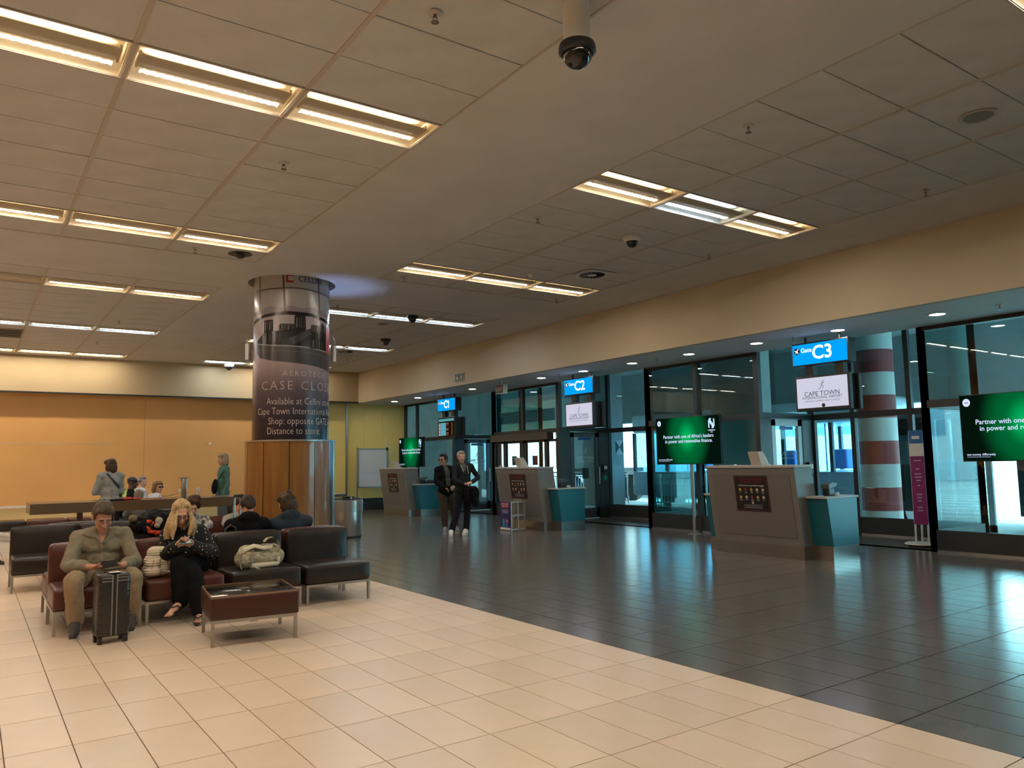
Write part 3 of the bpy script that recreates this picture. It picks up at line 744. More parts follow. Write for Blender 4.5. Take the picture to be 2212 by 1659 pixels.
for k in range(5): G().box(.02, 1.18, .05+.23*k, .09+.23*k, -.006, .003).build('slat', mat('grille_beige', (.4, .35, .28), .6), t)
G().box(0, 1.2, 0, .03, -.008, .003).box(0, 1.2, 1.15, 1.18, -.008, .003).box(0, .03, 0, 1.18, -.008, .003).box(1.17, 1.2, 0, 1.18, -.008, .003).build('frame', MATS['grille_beige'], t)
# ---------------------------------------------------------------- gate counters
M_cgrey = mat('counter_laminate', (.17, .158, .142), .45, nz=.04, nscale=3)
M_cedge = mat('counter_edge', (.145, .134, .12), .45)
M_ctop = mat('counter_top_white', (.38, .365, .345), .35)
M_teal = mat('teal_laminate', (.010, .115, .145), .35, nz=.05, nscale=4)
M_poster = mat('poster_black', (.012, .008, .008), .35)
M_pred = mat('poster_red', (.30, .02, .03), .5); M_pborder = mat('poster_border', (.16, .03, .035), .5)
M_pwhite = mat('poster_white', (.62, .58, .52), .5); M_pyel = mat('poster_yellow', (.60, .40, .10), .5); M_pgrey = mat('poster_grey', (.30, .29, .28), .5)
def counter(Xf, Yc, label):
    t = thing('gate_counter', label, 'counter', (Xf, Yc, 0), 0, 'gate counters')
    fx = lambda z: -.14*(z-.18)/1.09
    H = .775
    G().prism([(0, .18), (.42, .18), (.26, 1.27), (-.14, 1.27)], -H, H, 'y').build('front_slab', M_cgrey, t)
    G().rbox(-.155, .28, -H-.012, H+.012, 1.27, 1.31, .008, 2).build('top_board', M_ctop, t)
    g = G(); z0, z1 = .29, 1.18
    g.add([(fx(z0)-.007, -H+.09, z0), (fx(z0)-.007, H-.09, z0), (fx(z1)-.007, H-.09, z1), (fx(z1)-.007, -H+.09, z1), (fx(z0)+.01, -H+.09, z0), (fx(z0)+.01, H-.09, z0), (fx(z1)+.01, H-.09, z1), (fx(z1)+.01, -H+.09, z1)],
          [(0, 3, 2, 1), (0, 4, 7, 3), (1, 2, 6, 5), (3, 7, 6, 2), (0, 1, 5, 4)])
    g.build('front_panel', M_cedge, t)
    G().box(-.003, .40, -H+.0, H-.0, 0, .18).build('plinth', M_steel, t)
    for s in (-1, 1):
        w = .315 if s < 0 else .27
        a, b = (-H-w, -H) if s < 0 else (H, H+w)
        W = G().prism([(.215, .19), (.83, .19), (.83, .84), (.115, .84)], a, b, 'y').build('desk_wing', M_teal, t)
        G().rbox(.09, .86, a-.015 if s < 0 else a, b if s < 0 else b+.015, .84, .87, .006, 2).build('wing_top', M_ctop, W)
        G().box(.20, .82, a, b, 0, .19).build('wing_plinth', M_steel, W)
    G().box(.42, .86, -H, H, .70, .73).build('staff_worktop', M_ctop, t)
    # notice: prohibited items
    slope = math.atan(.14/1.09)
    zc = .90; yc = -.02
    P = frame_negx(0, yc, 0); R = Matrix.Translation(V((fx(zc)-.010, yc, zc))) @ Matrix.Rotation(-slope, 4, 'Y') @ frame_negx(0, 0, 0)
    w, h = .298, .262
    po = G().add([(-w, -h, 0), (w, -h, 0), (w, h, 0), (-w, h, 0)], [(0, 1, 2, 3)], R).build('notice', M_poster, t)
    g = G()
    for (a, b, c, d) in ((-w+.012, w-.012, h-.02, h-.013), (-w+.012, w-.012, -h+.013, -h+.02), (-w+.012, -w+.019, -h+.013, h-.013), (w-.019, w-.012, -h+.013, h-.013)):
        g.add([(a, c, .001), (b, c, .001), (b, d, .001), (a, d, .001)], [(0, 1, 2, 3)], R)
    g.build('notice_border', M_pborder, po)
    lettering('INTERNATIONAL RESTRICTION', .036, M_pred, po, R @ Matrix.Translation(V((0, .205, 0))), xs=.85)
    lettering('ON DANGEROUS GOODS', .036, M_pred, po, R @ Matrix.Translation(V((0, .168, 0))), xs=.85)
    lettering('Prohibited items not permitted in baggage', .036, M_pwhite, po, R @ Matrix.Translation(V((0, .118, 0))), xs=.74, bold=.006)
    cols = ['y', 'r', 'y', 'w', 'w', 'y', 'w', 'r', 'y', 'w']
    for k in range(10):
        cx = -.20+.10*(k % 5); cy = .055 if k < 5 else -.055; s = .027
        m_ = {'y': M_pyel, 'r': M_pred, 'w': M_pwhite}[cols[k]]
        G().add([(cx-s, cy, .001), (cx, cy-s, .001), (cx+s, cy, .001), (cx, cy+s, .001)], [(0, 1, 2, 3)], R).build('hazard_diamond', m_, po)
        G().add([(cx-.008, cy-.008, .002), (cx+.008, cy-.008, .002), (cx, cy+.010, .002)], [(0, 1, 2)], R).build('hazard_symbol', M_poster, po)
        g = G()
        for q in range(2 if k % 3 else 1):
            ww = .026-.005*q; g.add([(cx-ww, cy-.040-.011*q, .001), (cx+ww, cy-.040-.011*q, .001), (cx+ww, cy-.034-.011*q, .001), (cx-ww, cy-.034-.011*q, .001)], [(0, 1, 2, 3)], R)
        g.build('caption_lines', M_pgrey, po)
    n = 16; G().add([(.0+.02*math.cos(2*PI*k/n), -.135+.02*math.sin(2*PI*k/n), .001) for k in range(n)], [tuple(range(n))], R).build('round_symbol', mat('poster_pink', (.6, .35, .28), .5), po)
    g = G()
    for (a, b, c, d) in ((-.16, .16, -.166, -.162), (-.16, .16, -.216, -.212), (-.16, -.156, -.216, -.162), (.156, .16, -.216, -.162)):
        g.add([(a, c, .001), (b, c, .001), (b, d, .001), (a, d, .001)], [(0, 1, 2, 3)], R)
    for q in range(2): g.add([(-.14, -.184-.02*q, .001), (.14, -.184-.02*q, .001), (.14, -.178-.02*q, .001), (-.14, -.178-.02*q, .001)], [(0, 1, 2, 3)], R)
    g.build('warning_box', M_pgrey, po)
    return t
counter(9.485, 7.325, 'grey and teal gate counter at C3 with steel plinth, nearest of three')
counter(9.69, 13.50, 'grey and teal gate counter at C2, middle of three, beside the baggage gauge')
counter(9.77, 19.62, 'grey and teal gate counter at C1, farthest of three, by the whiteboard')

def card_rack(x, y, z, lb):
    t = thing('card_rack', lb, 'rack', (x, y, z), 0, 'card racks on the counters')
    G().prism([(-.02, 0), (.12, 0), (.02, .20), (-.10, .20)], -.09, .09, 'y').build('back_case', mat('rack_beige', (.52, .46, .38), .5), t)
    for k in range(4): G().prism([(.125+.012*k, 0.0), (.131+.012*k, 0.0), (.035+.012*k, .19-.015*k), (.029+.012*k, .19-.015*k)], -.085, .085, 'y').build('card_slot', M_white, t)
    G().box(.12, .20, -.09, .09, 0, .008).build('foot', M_white, t)
card_rack(9.46, 7.24, 1.31, 'beige card rack standing on the C3 counter')
card_rack(9.66, 13.50, 1.31, 'beige card rack standing on the C2 counter')
card_rack(9.73, 19.62, 1.31, 'beige card rack standing on the C1 counter')
def scanner(x, y, z, lb, rz=0):
    t = thing('card_scanner', lb, 'scanner', (x, y, z), rz, 'boarding card scanners')
    G().rbox(-.07, .07, -.05, .05, 0, .11, .012).build('body', M_black, t, smooth='auto'); G().prism([(-.08, .10), (.10, .13), (.13, .17), (.02, .19), (-.07, .16)], -.06, .06, 'y').build('reader_head', mat('scanner_grey', (.06, .065, .07), .35), t)
    G().cone((.14, -.02, 0), (.14, -.02, .045), .045, n=18).build('base_puck', mat('puck_grey', (.5, .52, .52), .4), t)
scanner(9.90, 6.40, .87, 'black boarding card scanner on the right wing of the C3 counter')
scanner(10.10, 12.62, .87, 'black boarding card scanner on the right wing of the C2 counter')
scanner(10.12, 18.72, .87, 'black boarding card scanner on the right wing of the C1 counter')
t = thing('folded_cloth', 'dark bundled cloth lying on the C1 counter wing', 'cloth', (10.35, 18.72, .87)); g = G(); g.ball((0, 0, .05), (.14, .10, .06)); g.ball((.10, .03, .045), (.09, .08, .05)); g.ball((-.08, -.02, .035), (.08, .07, .045)); g.build('bundle', M_black, t, smooth=True); G().ball((.17, -.04, .03), (.03, .03, .05)).build('cap', mat('tan_plastic', (.5, .42, .25), .5), t, smooth=True)
tag(G().box(9.82, 9.88, 7.95, 8.02, 1.31, 1.318).build('staple_tin', M_alu, origin=True), 'small flat metal tin at the left end of the C3 counter top', 'tin')
tag(G().rbox(9.62, 9.72, 6.58, 6.64, .872, .90, .006).build('tape_dispenser', M_white, origin=True, smooth='auto'), 'small white dispenser on the right wing of the C3 counter', 'dispenser')

# ---------------------------------------------------------------- hanging gate signs and monitors
M_signblue = emis('sign_blue', (.0, .30, .80), 1.15); M_signwhite = emis('sign_white', (1, 1, 1), 1.2)
M_scr_white = emis('screen_white', (.72, .70, .86), .80)
M_scr_navy = mat('screen_navy', (.05, .10, .16), .5); M_scr_mark = mat('screen_mark', (.03, .16, .22), .5); M_signdark = mat('sign_navy', (.0, .01, .06), .5)
def screen_print(s, size, m, parent, x, y, z, **k): return lettering(s, size, m, parent, frame_negx(x, y, z), **k)
def gate_sign(Y0, n, live):
    X = 10.9
    t = thing('gate_sign', 'hanging black and blue illuminated sign reading Gate C%d' % n, 'sign', (X, Y0, ZS), 0, 'gate signs')
    G().rbox(0, .20, -.50, .50, -.475, -.10, .01, 2).build('housing', M_black, t)
    G().tube([(.1, -.3, 0), (.1, -.3, -.11)], .02).tube([(.1, .3, 0), (.1, .3, -.11)], .02).build('drop_rod', M_black, t)
    fp = G().box(-.004, .001, -.475, .475, -.452, -.123).build('lit_panel', M_signblue, t)
    if n == 1:
        screen_print('C', .30, M_signwhite, fp, -.004, .02, -.285, bold=.022)
        G().add([(.0, -.105, .002), (.032, -.105, .002), (.032, .11, .002), (.004, .11, .002), (-.055, .068, .002), (-.055, .03, .002), (.0, .062, .002)], [(0, 1, 2, 6), (2, 3, 4, 5, 6)], frame_negx(-.004, -.125, -.285)).build('lettering', M_signwhite, fp)
    else: screen_print('C%d' % n, .30, M_signwhite, fp, -.004, -.055, -.285, bold=.022)
    screen_print('Gate', .10, M_signwhite, fp, -.004, .225, -.225, bold=.012)
    g = G(); nn = 20; F = frame_negx(-.004, .395, -.225)
    g.add([(.055*math.cos(2*PI*k/nn), .055*math.sin(2*PI*k/nn), .001) for k in range(nn)], [tuple(range(nn))], F); g.build('roundel', M_signdark, fp)
    g = G(); F2 = F @ Matrix.Rotation(math.radians(-35), 4, 'Z')
    g.add([(x, y, .002) for x, y in ((-.006, -.04), (.006, -.04), (.006, -.012), (.042, -.022), (.042, -.012), (.006, .012), (.006, .034), (.018, .044), (-.018, .044), (-.006, .034), (-.006, .012), (-.042, -.012), (-.042, -.022), (-.006, -.012))], [(0, 1, 2, 13), (2, 3, 4, 5), (13, 2, 5, 10), (13, 10, 11, 12), (5, 6, 9, 10), (6, 7, 8, 9)], F2)
    g.build('plane_symbol', M_signwhite, fp)
    for y in (-.30, .22): G().box(.04, .16, y-.07, y+.07, -.66, -.47).build('bracket', M_black, t)
    # two monitors back to back
    mz0, mz1 = -1.20, -.64
    for xx, nm in ((.0, 'monitor'), (.26, 'rear_monitor')):
        G().rbox(xx-.01, xx+.07, -.49, .46, mz0, mz1, .012, 2).build(nm, M_black, t)
    G().box(.07, .25, -.42, .42, mz0+.02, mz1-.02).build('monitor_case', M_black, t)
    if live:
        s = G().box(-.014, -.009, -.455, .425, mz0+.05, mz1-.035).build('screen', M_scr_white, t)
        c = -.015
        runner_logo(-.016, c, -.80, .17, M_scr_mark, s, negx=True)
        screen_print('CAPE TOWN', .105, M_scr_navy, s, -.014, c, -.935)
        screen_print('INTERNATIONAL AIRPORT', .06, M_scr_navy, s, -.014, c, -.995, xs=.95)
        screen_print('AIRPORTS COMPANY SOUTH AFRICA', .036, mat('screen_grey', (.25, .28, .32), .5), s, -.014, c, -1.048)
        if n == 3: G().cone((-.016, c-.02, -1.12), (-.013, c-.02, -1.12), .03, n=16).build('sticker_dot', M_black, s)
    else:
        s = G().box(-.014, -.009, -.455, .425, mz0+.04, mz1-.03).build('screen', emis('screen_board', (.02, .008, .004), .6), t)
        G().box(-.016, -.014, -.44, .41, mz1-.115, mz1-.045).build('header_bar', emis('screen_teal', (.10, .38, .42), .8), s)
        for k in range(8):
            z = mz1-.175-.045*k
            G().box(-.016, -.014, .0, .30, z-.02, z+.02).build('flight_row', emis('screen_cyan', (.10, .42, .52), .9), s)
            G().box(-.016, -.014, .315, .40, z-.02, z+.02).build('airline_tag', emis('screen_pale', (.6, .5, .5), .8) if k % 2 else emis('screen_rose', (.5, .2, .25), .8), s)
            if k % 3 != 2: G().box(-.016, -.014, -.14, -.03, z-.010, z+.008).build('status_text', emis('screen_red', (.5, .06, .04), .8) if k % 2 else emis('screen_amber', (.5, .28, .1), .8), s)
            G().box(-.016, -.014, -.36, -.30, z-.006, z+.006).build('time_text', emis('screen_amber', (.5, .28, .1), .8), s)
    return t
gate_sign(7.07, 3, True)
gate_sign(12.98, 2, True)
gate_sign(18.75, 1, False)

# ---------------------------------------------------------------- advertising screens on poles
def tv_mat():
    m = bpy.data.materials.new('screen_green_glow'); m.use_nodes = True; nt = m.node_tree; nt.nodes.clear()
    out = nt.nodes.new('ShaderNodeOutputMaterial'); e = nt.nodes.new('ShaderNodeEmission')
    tc = nt.nodes.new('ShaderNodeTexCoord'); mp = nt.nodes.new('ShaderNodeMapping')
    mp.inputs['Location'].default_value = (0, .0, -2.12); mp.inputs['Scale'].default_value = (1, 1.55, 1.15)
    ln = nt.nodes.new('ShaderNodeVectorMath'); ln.operation = 'LENGTH'
    rp = nt.nodes.new('ShaderNodeValToRGB'); cr = rp.color_ramp; cr.interpolation = 'EASE'
    cr.elements[0].position = .0; cr.elements[0].color = (.0, .42, .10, 1); cr.elements[1].position = .95; cr.elements[1].color = (.001, .006, .003, 1)
    e2 = cr.elements.new(.45); e2.color = (.0, .11, .028, 1)
    nt.links.new(tc.outputs['Object'], mp.inputs[0]); nt.links.new(mp.outputs[0], ln.inputs[0]); nt.links.new(ln.outputs['Value'], rp.inputs[0]); nt.links.new(rp.outputs[0], e.inputs[0])
    e.inputs[1].default_value = 1.0; nt.links.new(e.outputs[0], out.inputs[0]); return m
M_tv = tv_mat(); M_tvtext = emis('screen_lettering', (.62, .72, 1.0), 1.0); M_tvlogo = emis('screen_logo', (.5, .75, .9), 1.0)
def adscreen(X, Yc, label):
    t = thing('advert_screen', label, 'screen', (X, Yc, 0), 0, 'green advert screens on poles')
    zc, w, h = 1.775, .815, .46
    G().rbox(0, .06, -w, w, zc-h, zc+h, .006, 2).build('housing', M_black, t)
    s = G().box(-.004, .002, -w+.012, w-.012, zc-h+.014, zc+h-.012).build('screen', M_tv, t)
    G().tube([(.11, 0, .02), (.11, 0, zc+.3)], .032, 12).build('pole', M_alu, t, smooth='auto'); G().cone((.11, 0, 0), (.11, 0, .015), .12, n=24).build('floor_flange', M_alu, t)
    G().box(.06, .12, -.15, .15, zc-.2, zc+.2).build('mount_plate', M_black, t)
    screen_print('Partner with one of Africa\'s leaders', .094, M_tvtext, s, -.004, -.02, zc+.075, xs=.94, bold=.012)
    screen_print('in power and renewables finance.', .094, M_tvtext, s, -.004, -.03, zc-.015, xs=.94, bold=.012)
    screen_print('see money differently', .042, M_tvtext, s, -.004, w-.06, zc-h+.095, align='LEFT', bold=.014)
    G().box(-.006, -.004, w-.36, w-.06, zc-h+.06, zc-h+.064).build('underline', M_tvtext, s)
    nn = 20; F = frame_negx(-.005, w-.10, zc+h-.11)
    b = G().add([(.05*math.cos(2*PI*k/nn), .055*math.sin(2*PI*k/nn), .001) for k in range(nn)], [tuple(range(nn))], F).build('round_logo', M_tvtext, s)
    lettering('aei', .038, mat('logo_navy', (.02, .05, .3), .5), b, F, bold=.02)
    F = frame_negx(-.005, -w+.20, zc+h-.16)
    g = G()
    for a in (((-.075, -.07), (-.045, -.095), (-.045, .065), (-.075, .05)), ((.045, -.065), (.075, -.05), (.075, .07), (.045, .095)), ((-.075, .05), (-.045, .095), (.075, -.05), (.045, -.095)), ((-.045, .095), (.0, .095), (-.01, .06), (-.045, .065)), ((.01, -.06), (.045, -.065), (.045, -.095), (.0, -.095))):
        g.add([(p[0], p[1], .001) for p in a], [(0, 1, 2, 3)], F)
    g.build('bank_emblem', M_tvlogo, s)
    screen_print('NEDBANK', .036, M_tvtext, s, -.004, -w+.20, zc+h-.29, bold=.02); screen_print('CIB', .03, M_tvtext, s, -.004, -w+.20, zc+h-.325, bold=.02)
    return t
adscreen(11.28, 10.23, 'green advert screen on a steel pole between gates C2 and C3')
adscreen(11.28, 4.39, 'green advert screen cut off by the right edge of the view')
adscreen(11.28, 21.62, 'small looking green advert screen by gate C1, farthest of three')

# ---------------------------------------------------------------- emergency signs
t = thing('exit_sign', 'green running man and arrow sign on the tan bulkhead', 'sign', (XB, 16.34, 3.42))
G().box(-.02, 0, -.215, .215, 0, .225).build('frame', mat('exit_frame', (.45, .40, .32), .6), t)
for y in (-.1, .1): 
    p = G().box(-.024, -.02, y-.085, y+.085, .025, .2).build('green_field', mat('exit_green', (.01, .06, .03), .4), t)
    F = frame_negx(-.024, y, .112)
    if y > 0: G().add([(-.012, .07, .001), (.012, .07, .001), (.012, -.02, .001), (.045, .02, .001), (.045, -.015, .001), (0, -.07, .001), (-.045, -.015, .001), (-.045, .02, .001), (-.012, -.02, .001)], [(0, 1, 2, 8), (2, 3, 4, 5), (8, 2, 5), (8, 5, 6, 7)], F).build('arrow', M_white, p)
    else:
        g = G(); g.add([(.012+.016*math.cos(2*PI*k/10), .058+.016*math.sin(2*PI*k/10), .001) for k in range(10)], [tuple(range(10))], F)
        for a in (((-.02, .035), (.02, .04), (.012, -.01), (-.012, -.01)), ((-.02, .035), (-.012, .03), (-.045, .0), (-.05, .008)), ((.02, .04), (.045, .01), (.038, .003), (.014, .03)), ((-.012, -.01), (.0, -.01), (-.03, -.06), (-.042, -.055)), ((.0, -.01), (.012, -.01), (.045, -.035), (.03, -.07), (.022, -.065), (.03, -.038))):
            g.add([(q[0], q[1], .001) for q in a], [tuple(range(len(a)))], F)
        g.build('running_man', M_white, p)
t = thing('exit_box', 'small white lit box reading EXIT hanging under the gate soffit', 'sign', (10.45, 15.40, ZS))
G().box(0, .12, -.16, .16, -.27, -.05).build('housing', M_white, t); G().box(.04, .08, -.03, .03, -.05, 0).build('hanger', M_white, t)
p = G().box(-.003, .001, -.145, .145, -.255, -.065).build('face', mat('exit_face', (.05, .07, .06), .4), t); lettering('EXIT', .13, M_white, p, frame_negx(-.003, 0, -.16), bold=.015)

# ---------------------------------------------------------------- baggage gauge by the C2 counter
t = thing('baggage_gauge', 'small navy check your carry on sign with an open metal bag gauge', 'bag gauge', (9.21, 13.22, 0))
fr = mat('gauge_frame', (.42, .40, .35), .4, metal=.5)
g = G(); L, Dp, Hh = .36, .34, .60
for x in (0, Dp):
    for y in (0, L): g.box(x-.015, x+.015, y-.015, y+.015, 0, Hh)
for z in (.03, .31, .585):
    g.box(0, Dp, -.012, .012, z-.012, z+.012); g.box(0, Dp, L-.012, L+.012, z-.012, z+.012); g.box(-.012, .012, 0, L, z-.012, z+.012); g.box(Dp-.012, Dp+.012, 0, L, z-.012, z+.012)
g.box(Dp/2-.012, Dp/2+.012, -.012, .012, 0, Hh)
g.build('cage', fr, t)
G().tube([(.08, .0, .6), (.08, .0, .64), (.26, .0, .64), (.26, .0, .6)], .006).build('carry_bar', fr, t)
b = G().box(-.026, -.016, -.005, L+.005, .02, .60).build('sign_board', mat('gauge_navy', (.006, .010, .10), .4), t)
G().box(-.029, -.026, .04, L-.04, .47, .585).build('headline_box', mat('gauge_crimson', (.30, .01, .06), .4), b)
lettering('CHECK YOUR', .044, M_pwhite, b, frame_negx(-.029, L/2, .548), bold=.015); lettering('CARRY ON', .044, M_pwhite, b, frame_negx(-.029, L/2, .502), bold=.015)
for k in range(4): G().box(-.028, -.026, .05+.01*k, L-.05-.01*k, .425-.022*k, .433-.022*k).build('text_line', mat('gauge_text', (.4, .42, .5), .5), b)
G().rbox(-.03, -.026, .19, .28, .08, .24, .002, 1).build('bag_picture', mat('gauge_sky', (.04, .22, .42), .4), b); G().rbox(-.03, -.026, .09, .16, .08, .18, .002, 1).build('bag_picture', MATS['gauge_sky'], b)
nn = 18; F = frame_negx(-.031, .105, .20); G().add([(.05*math.cos(2*PI*k/nn), .06*math.sin(2*PI*k/nn), .001) for k in range(nn)], [tuple(range(nn))], F).build('weight_spot', MATS['gauge_crimson'], b); lettering('7kg', .06, M_pwhite, b, F, bold=.02)
G().box(-.03, -.026, 0, L, .02, .065).build('foot_band', M_white, b)

# ---------------------------------------------------------------- banner stand at gate C3
t = thing('banner_stand', 'tall magenta banner on a white three-legged stand by gate C3', 'banner', (12.28, 6.36, 0))
pw = mat('stand_white', (.62, .58, .50), .5)
G().lathe([(.001, .05), (.24, .05), (.26, .03), (.24, .02), (.001, .02)][::-1], n=28).build('base_disc', pw, t, smooth='auto')
for k, a in enumerate((.4, 2.5, 4.6)): G().cone((.2*math.cos(a), .2*math.sin(a), 0), (.2*math.cos(a), .2*math.sin(a), .02), .03, n=12).build('castor', M_black, t)
for y in (-.10, 0, .10): G().tube([(0, y, .04), (0, y, .36 if y != .10 else 1.80)], .016).build('upright', pw, t)
b = G().box(-.022, -.016, -.12, .10, .33, 1.40).build('banner_cloth', mat('banner_magenta', (.22, .01, .13), .5, nz=.1), t)
G().box(-.022, -.016, -.12, .10, 1.40, 1.60).build('white_card', M_white, b); G().box(-.022, -.016, -.12, .10, 1.60, 1.81).build('blue_card', mat('banner_blue', (.02, .16, .42), .5), b)
for k, (z, w) in enumerate(((1.33, .12), (1.20, .06), (1.12, .10), (1.07, .10), (1.02, .07), (.94, .03), (.80, .08), (.75, .08), (.70, .06), (.60, .08), (.55, .08))): G().box(-.025, -.022, -.01-w/2, -.01+w/2, z-.008, z+.008).build('text_line', mat('banner_text', (.5, .38, .5), .5), b)
G().box(-.025, -.022, -.07, .05, 1.67, 1.72).build('text_line', M_white, b)
tag(G().cone((12.45, 6.02, 0), (12.45, 6.02, .05), .13, .12, n=24).build('post_base', M_alu, origin=True), 'flat round steel base on the floor beside the banner stand', 'base')

# ---------------------------------------------------------------- whiteboard and bin
t = thing('whiteboard', 'whiteboard on a silver wheeled stand before the mustard wall', 'whiteboard', (10.28, 22.25, 0), math.radians(-6))
b = G().box(-.45, .45, -.012, .0, .74, 1.88).build('board', mat('whiteboard', (.60, .62, .66), .25), t)
g = G(); g.box(-.48, -.45, -.02, .01, .70, 1.92).box(.45, .48, -.02, .01, .70, 1.92).box(-.48, .48, -.02, .01, 1.88, 1.92).box(-.48, .48, -.02, .01, .70, .74); g.build('board_frame', M_alu, t)
for x in (-.5, .5):
    G().box(x-.015, x+.015, -.015, .015, .05, 1.95).build('upright', M_alu, t); G().box(x-.02, x+.02, -.25, .25, .03, .06).build('foot', M_alu, t)
G().tube([(-.4, -.018, 1.17), (-.2, -.018, 1.15), (.1, -.018, 1.18), (.35, -.018, 1.20)], .004, 5).build('marker_line', mat('marker_blue', (.35, .40, .55), .6), b)
t2 = thing('hanging_clip', 'white paper clipboard hooked over the top of the whiteboard', 'clipboard', (10.72, 22.18, 1.92), .2); G().prism([(0, 0), (.03, 0), (-.05, .34), (-.08, .33)], -.01, .0, 'y').build('sheet', M_white, t2); G().box(-.01, .05, -.015, .005, -.08, .02).build('clip', M_black, t2)
t = thing('waste_bin', 'brushed steel cylindrical waste bin with clear liner by the advert column', 'bin', (6.14, 14.46, 0))
G().lathe([(.27, .03), (.285, .05), (.285, .50), (.29, .50), (.29, .72), (.275, .73), (.265, .70), (.265, .06), (.001, .05)], n=36).build('body', mat('bin_steel', (.55, .53, .50), .30, metal=1, nz=.08, nscale=4, stretch=(1, 1, .2)), t, smooth='auto')
G().lathe([(.30, .50), (.297, .60), (.302, .70), (.285, .75), (.262, .74), (.255, .6)], n=36).build('liner', glassmat('bin_liner', (.80, .80, .78), 1.3, .25, dirt=.18), t, smooth=True)
G().lathe([(.28, 0), (.28, .03)], n=36).build('base_ring', M_black, t)
G().lathe([(.29, .745), (.296, .755), (.285, .765), (.27, .755)], n=36).build('rim', M_black, t, smooth=True)
for x, y in ((-.10, -.1), (.0, -.06), (.06, -.1)): tag(G().cone((6.14+x, 14.46+y, .72), (6.14+x, 14.46+y, .80), .035, .045, n=14).build('paper_cup', M_black, origin=True), ['dark cup poking from the waste bin, left of three', 'dark cup poking from the waste bin, middle of three', 'dark cup poking from the waste bin, right of three'][int(round((x+.1)/.08))], 'cup', 'cups in the bin')
tag(G().cone((6.14+.03, 14.46-.12, .72), (6.14+.03, 14.46-.12, .79), .02, .02, n=10).build('napkin', M_white, origin=True), 'scrap of white paper sticking out of the waste bin', 'paper')
# ---------------------------------------------------------------- advert column
CX, CY, CR = 4.10, 11.90, .58
cd = V((CX, CY)).normalized(); crt = V((cd.y, -cd.x))
def colp(s, z, r=CR+.002):
    """s = arc length to the right of the side that faces the seats"""
    th = s/CR
    if z > 1.7: z += .068+.035*(z-2.7)/1.4
    p = V((CX, CY))-cd*(r*math.cos(th))+crt*(r*math.sin(th)); return (p.x-CX, p.y-CY, z)
def ad_mat():
    m = bpy.data.materials.new('advert_print'); m.use_nodes = True; nt = m.node_tree; b = nt.nodes['Principled BSDF']; b.inputs['Roughness'].default_value = .22
    tc = nt.nodes.new('ShaderNodeTexCoord'); sx = nt.nodes.new('ShaderNodeSeparateXYZ'); nt.links.new(tc.outputs['Object'], sx.inputs[0])
    mr = nt.nodes.new('ShaderNodeMapRange'); mr.inputs[1].default_value = 1.84; mr.inputs[2].default_value = 4.40; nt.links.new(sx.outputs[2], mr.inputs[0])
    rp = nt.nodes.new('ShaderNodeValToRGB'); cr = rp.color_ramp
    stops = [(0, (.015, .011, .018)), (.14, (.03, .022, .035)), (.30, (.10, .075, .09)), (.40, (.24, .18, .20)), (.47, (.33, .26, .27)), (.56, (.33, .27, .29)), (.70, (.36, .31, .34)), (.735, (.36, .31, .34)), (.745, (.22, .20, .22)), (.765, (.26, .24, .26)), (.775, (.34, .33, .34)), (.88, (.40, .39, .38)), (1, (.55, .54, .51))]
    cr.elements[0].position, cr.elements[0].color = 0, (*stops[0][1], 1); cr.elements[1].position, cr.elements[1].color = 1, (*stops[-1][1], 1)
    for p, c in stops[1:-1]:
        e = cr.elements.new(p); e.color = (*c, 1)
    nt.links.new(mr.outputs[0], rp.inputs[0]); nt.links.new(rp.outputs[0], b.inputs['Base Color']); return m
t = thing('advert_column', 'round column wrapped in a luggage advert above a curved wood-panelled base', 'column', (CX, CY, 0))
shaft = G().lathe([(CR, 1.78), (CR, 4.58)], n=72).build('advert_wrap', ad_mat(), t, smooth=True)
M_adblk = mat('advert_black', (.006, .006, .007), .2); M_adgrey = mat('advert_charcoal', (.05, .048, .05), .22); M_adline = mat('advert_lines', (.10, .075, .085), .3); M_adred = mat('advert_red', (.35, .02, .03), .3); M_adwhite = mat('advert_lettering', (.50, .45, .44), .35); M_adsheen = mat('advert_sheen', (.30, .28, .28), .25)
def patch(name, pts, m, r=CR+.002):
    """flat print on the curved wrap: polygon in (arc, z), cut into strips so that it follows the curve"""
    xs = sorted({p[0] for p in pts}); lo, hi = xs[0], xs[-1]
    cuts = sorted(set(xs) | {lo+(hi-lo)*k/max(1, int((hi-lo)/.05)) for k in range(1, max(1, int((hi-lo)/.05)))})
    g = G()
    def span(x):
        zs = []
        n = len(pts)
        for i in range(n):
            (xa, za), (xb, zb) = pts[i], pts[(i+1) % n]
            if min(xa, xb)-1e-9 <= x <= max(xa, xb)+1e-9:
                if abs(xb-xa) < 1e-9: zs += [za, zb]
                else: zs.append(za+(zb-za)*(x-xa)/(xb-xa))
        return (min(zs), max(zs)) if zs else None
    for a, b in zip(cuts[:-1], cuts[1:]):
        e = (b-a)*1e-4
        sa, sb = span(a+e), span(b-e)
        if sa and sb: g.add([colp(a, sa[0], r), colp(b, sb[0], r), colp(b, sb[1], r), colp(a, sa[1], r)], [(0, 1, 2, 3)])
    return g.build(name, m, shaft)
for s0, s1 in ((-.56, -.555), (-.14, -.10), (.42, .46), (.80, .81)): patch('window_bar', [(s0-.016, 4.29), (s0+.016, 4.29), (s1+.014, 3.64), (s1-.014, 3.64)], M_adline)
patch('window_bar', [(-.70, 4.01), (.1, 4.03), (.86, 3.98), (.86, 3.96), (.1, 4.01), (-.70, 3.99)], M_adline)
patch('table_rim', [(-.76, 3.56), (-.45, 3.63), (-.1, 3.665), (.3, 3.655), (.86, 3.57), (.86, 3.52), (.3, 3.605), (-.1, 3.615), (-.45, 3.585), (-.76, 3.51)], M_adblk)
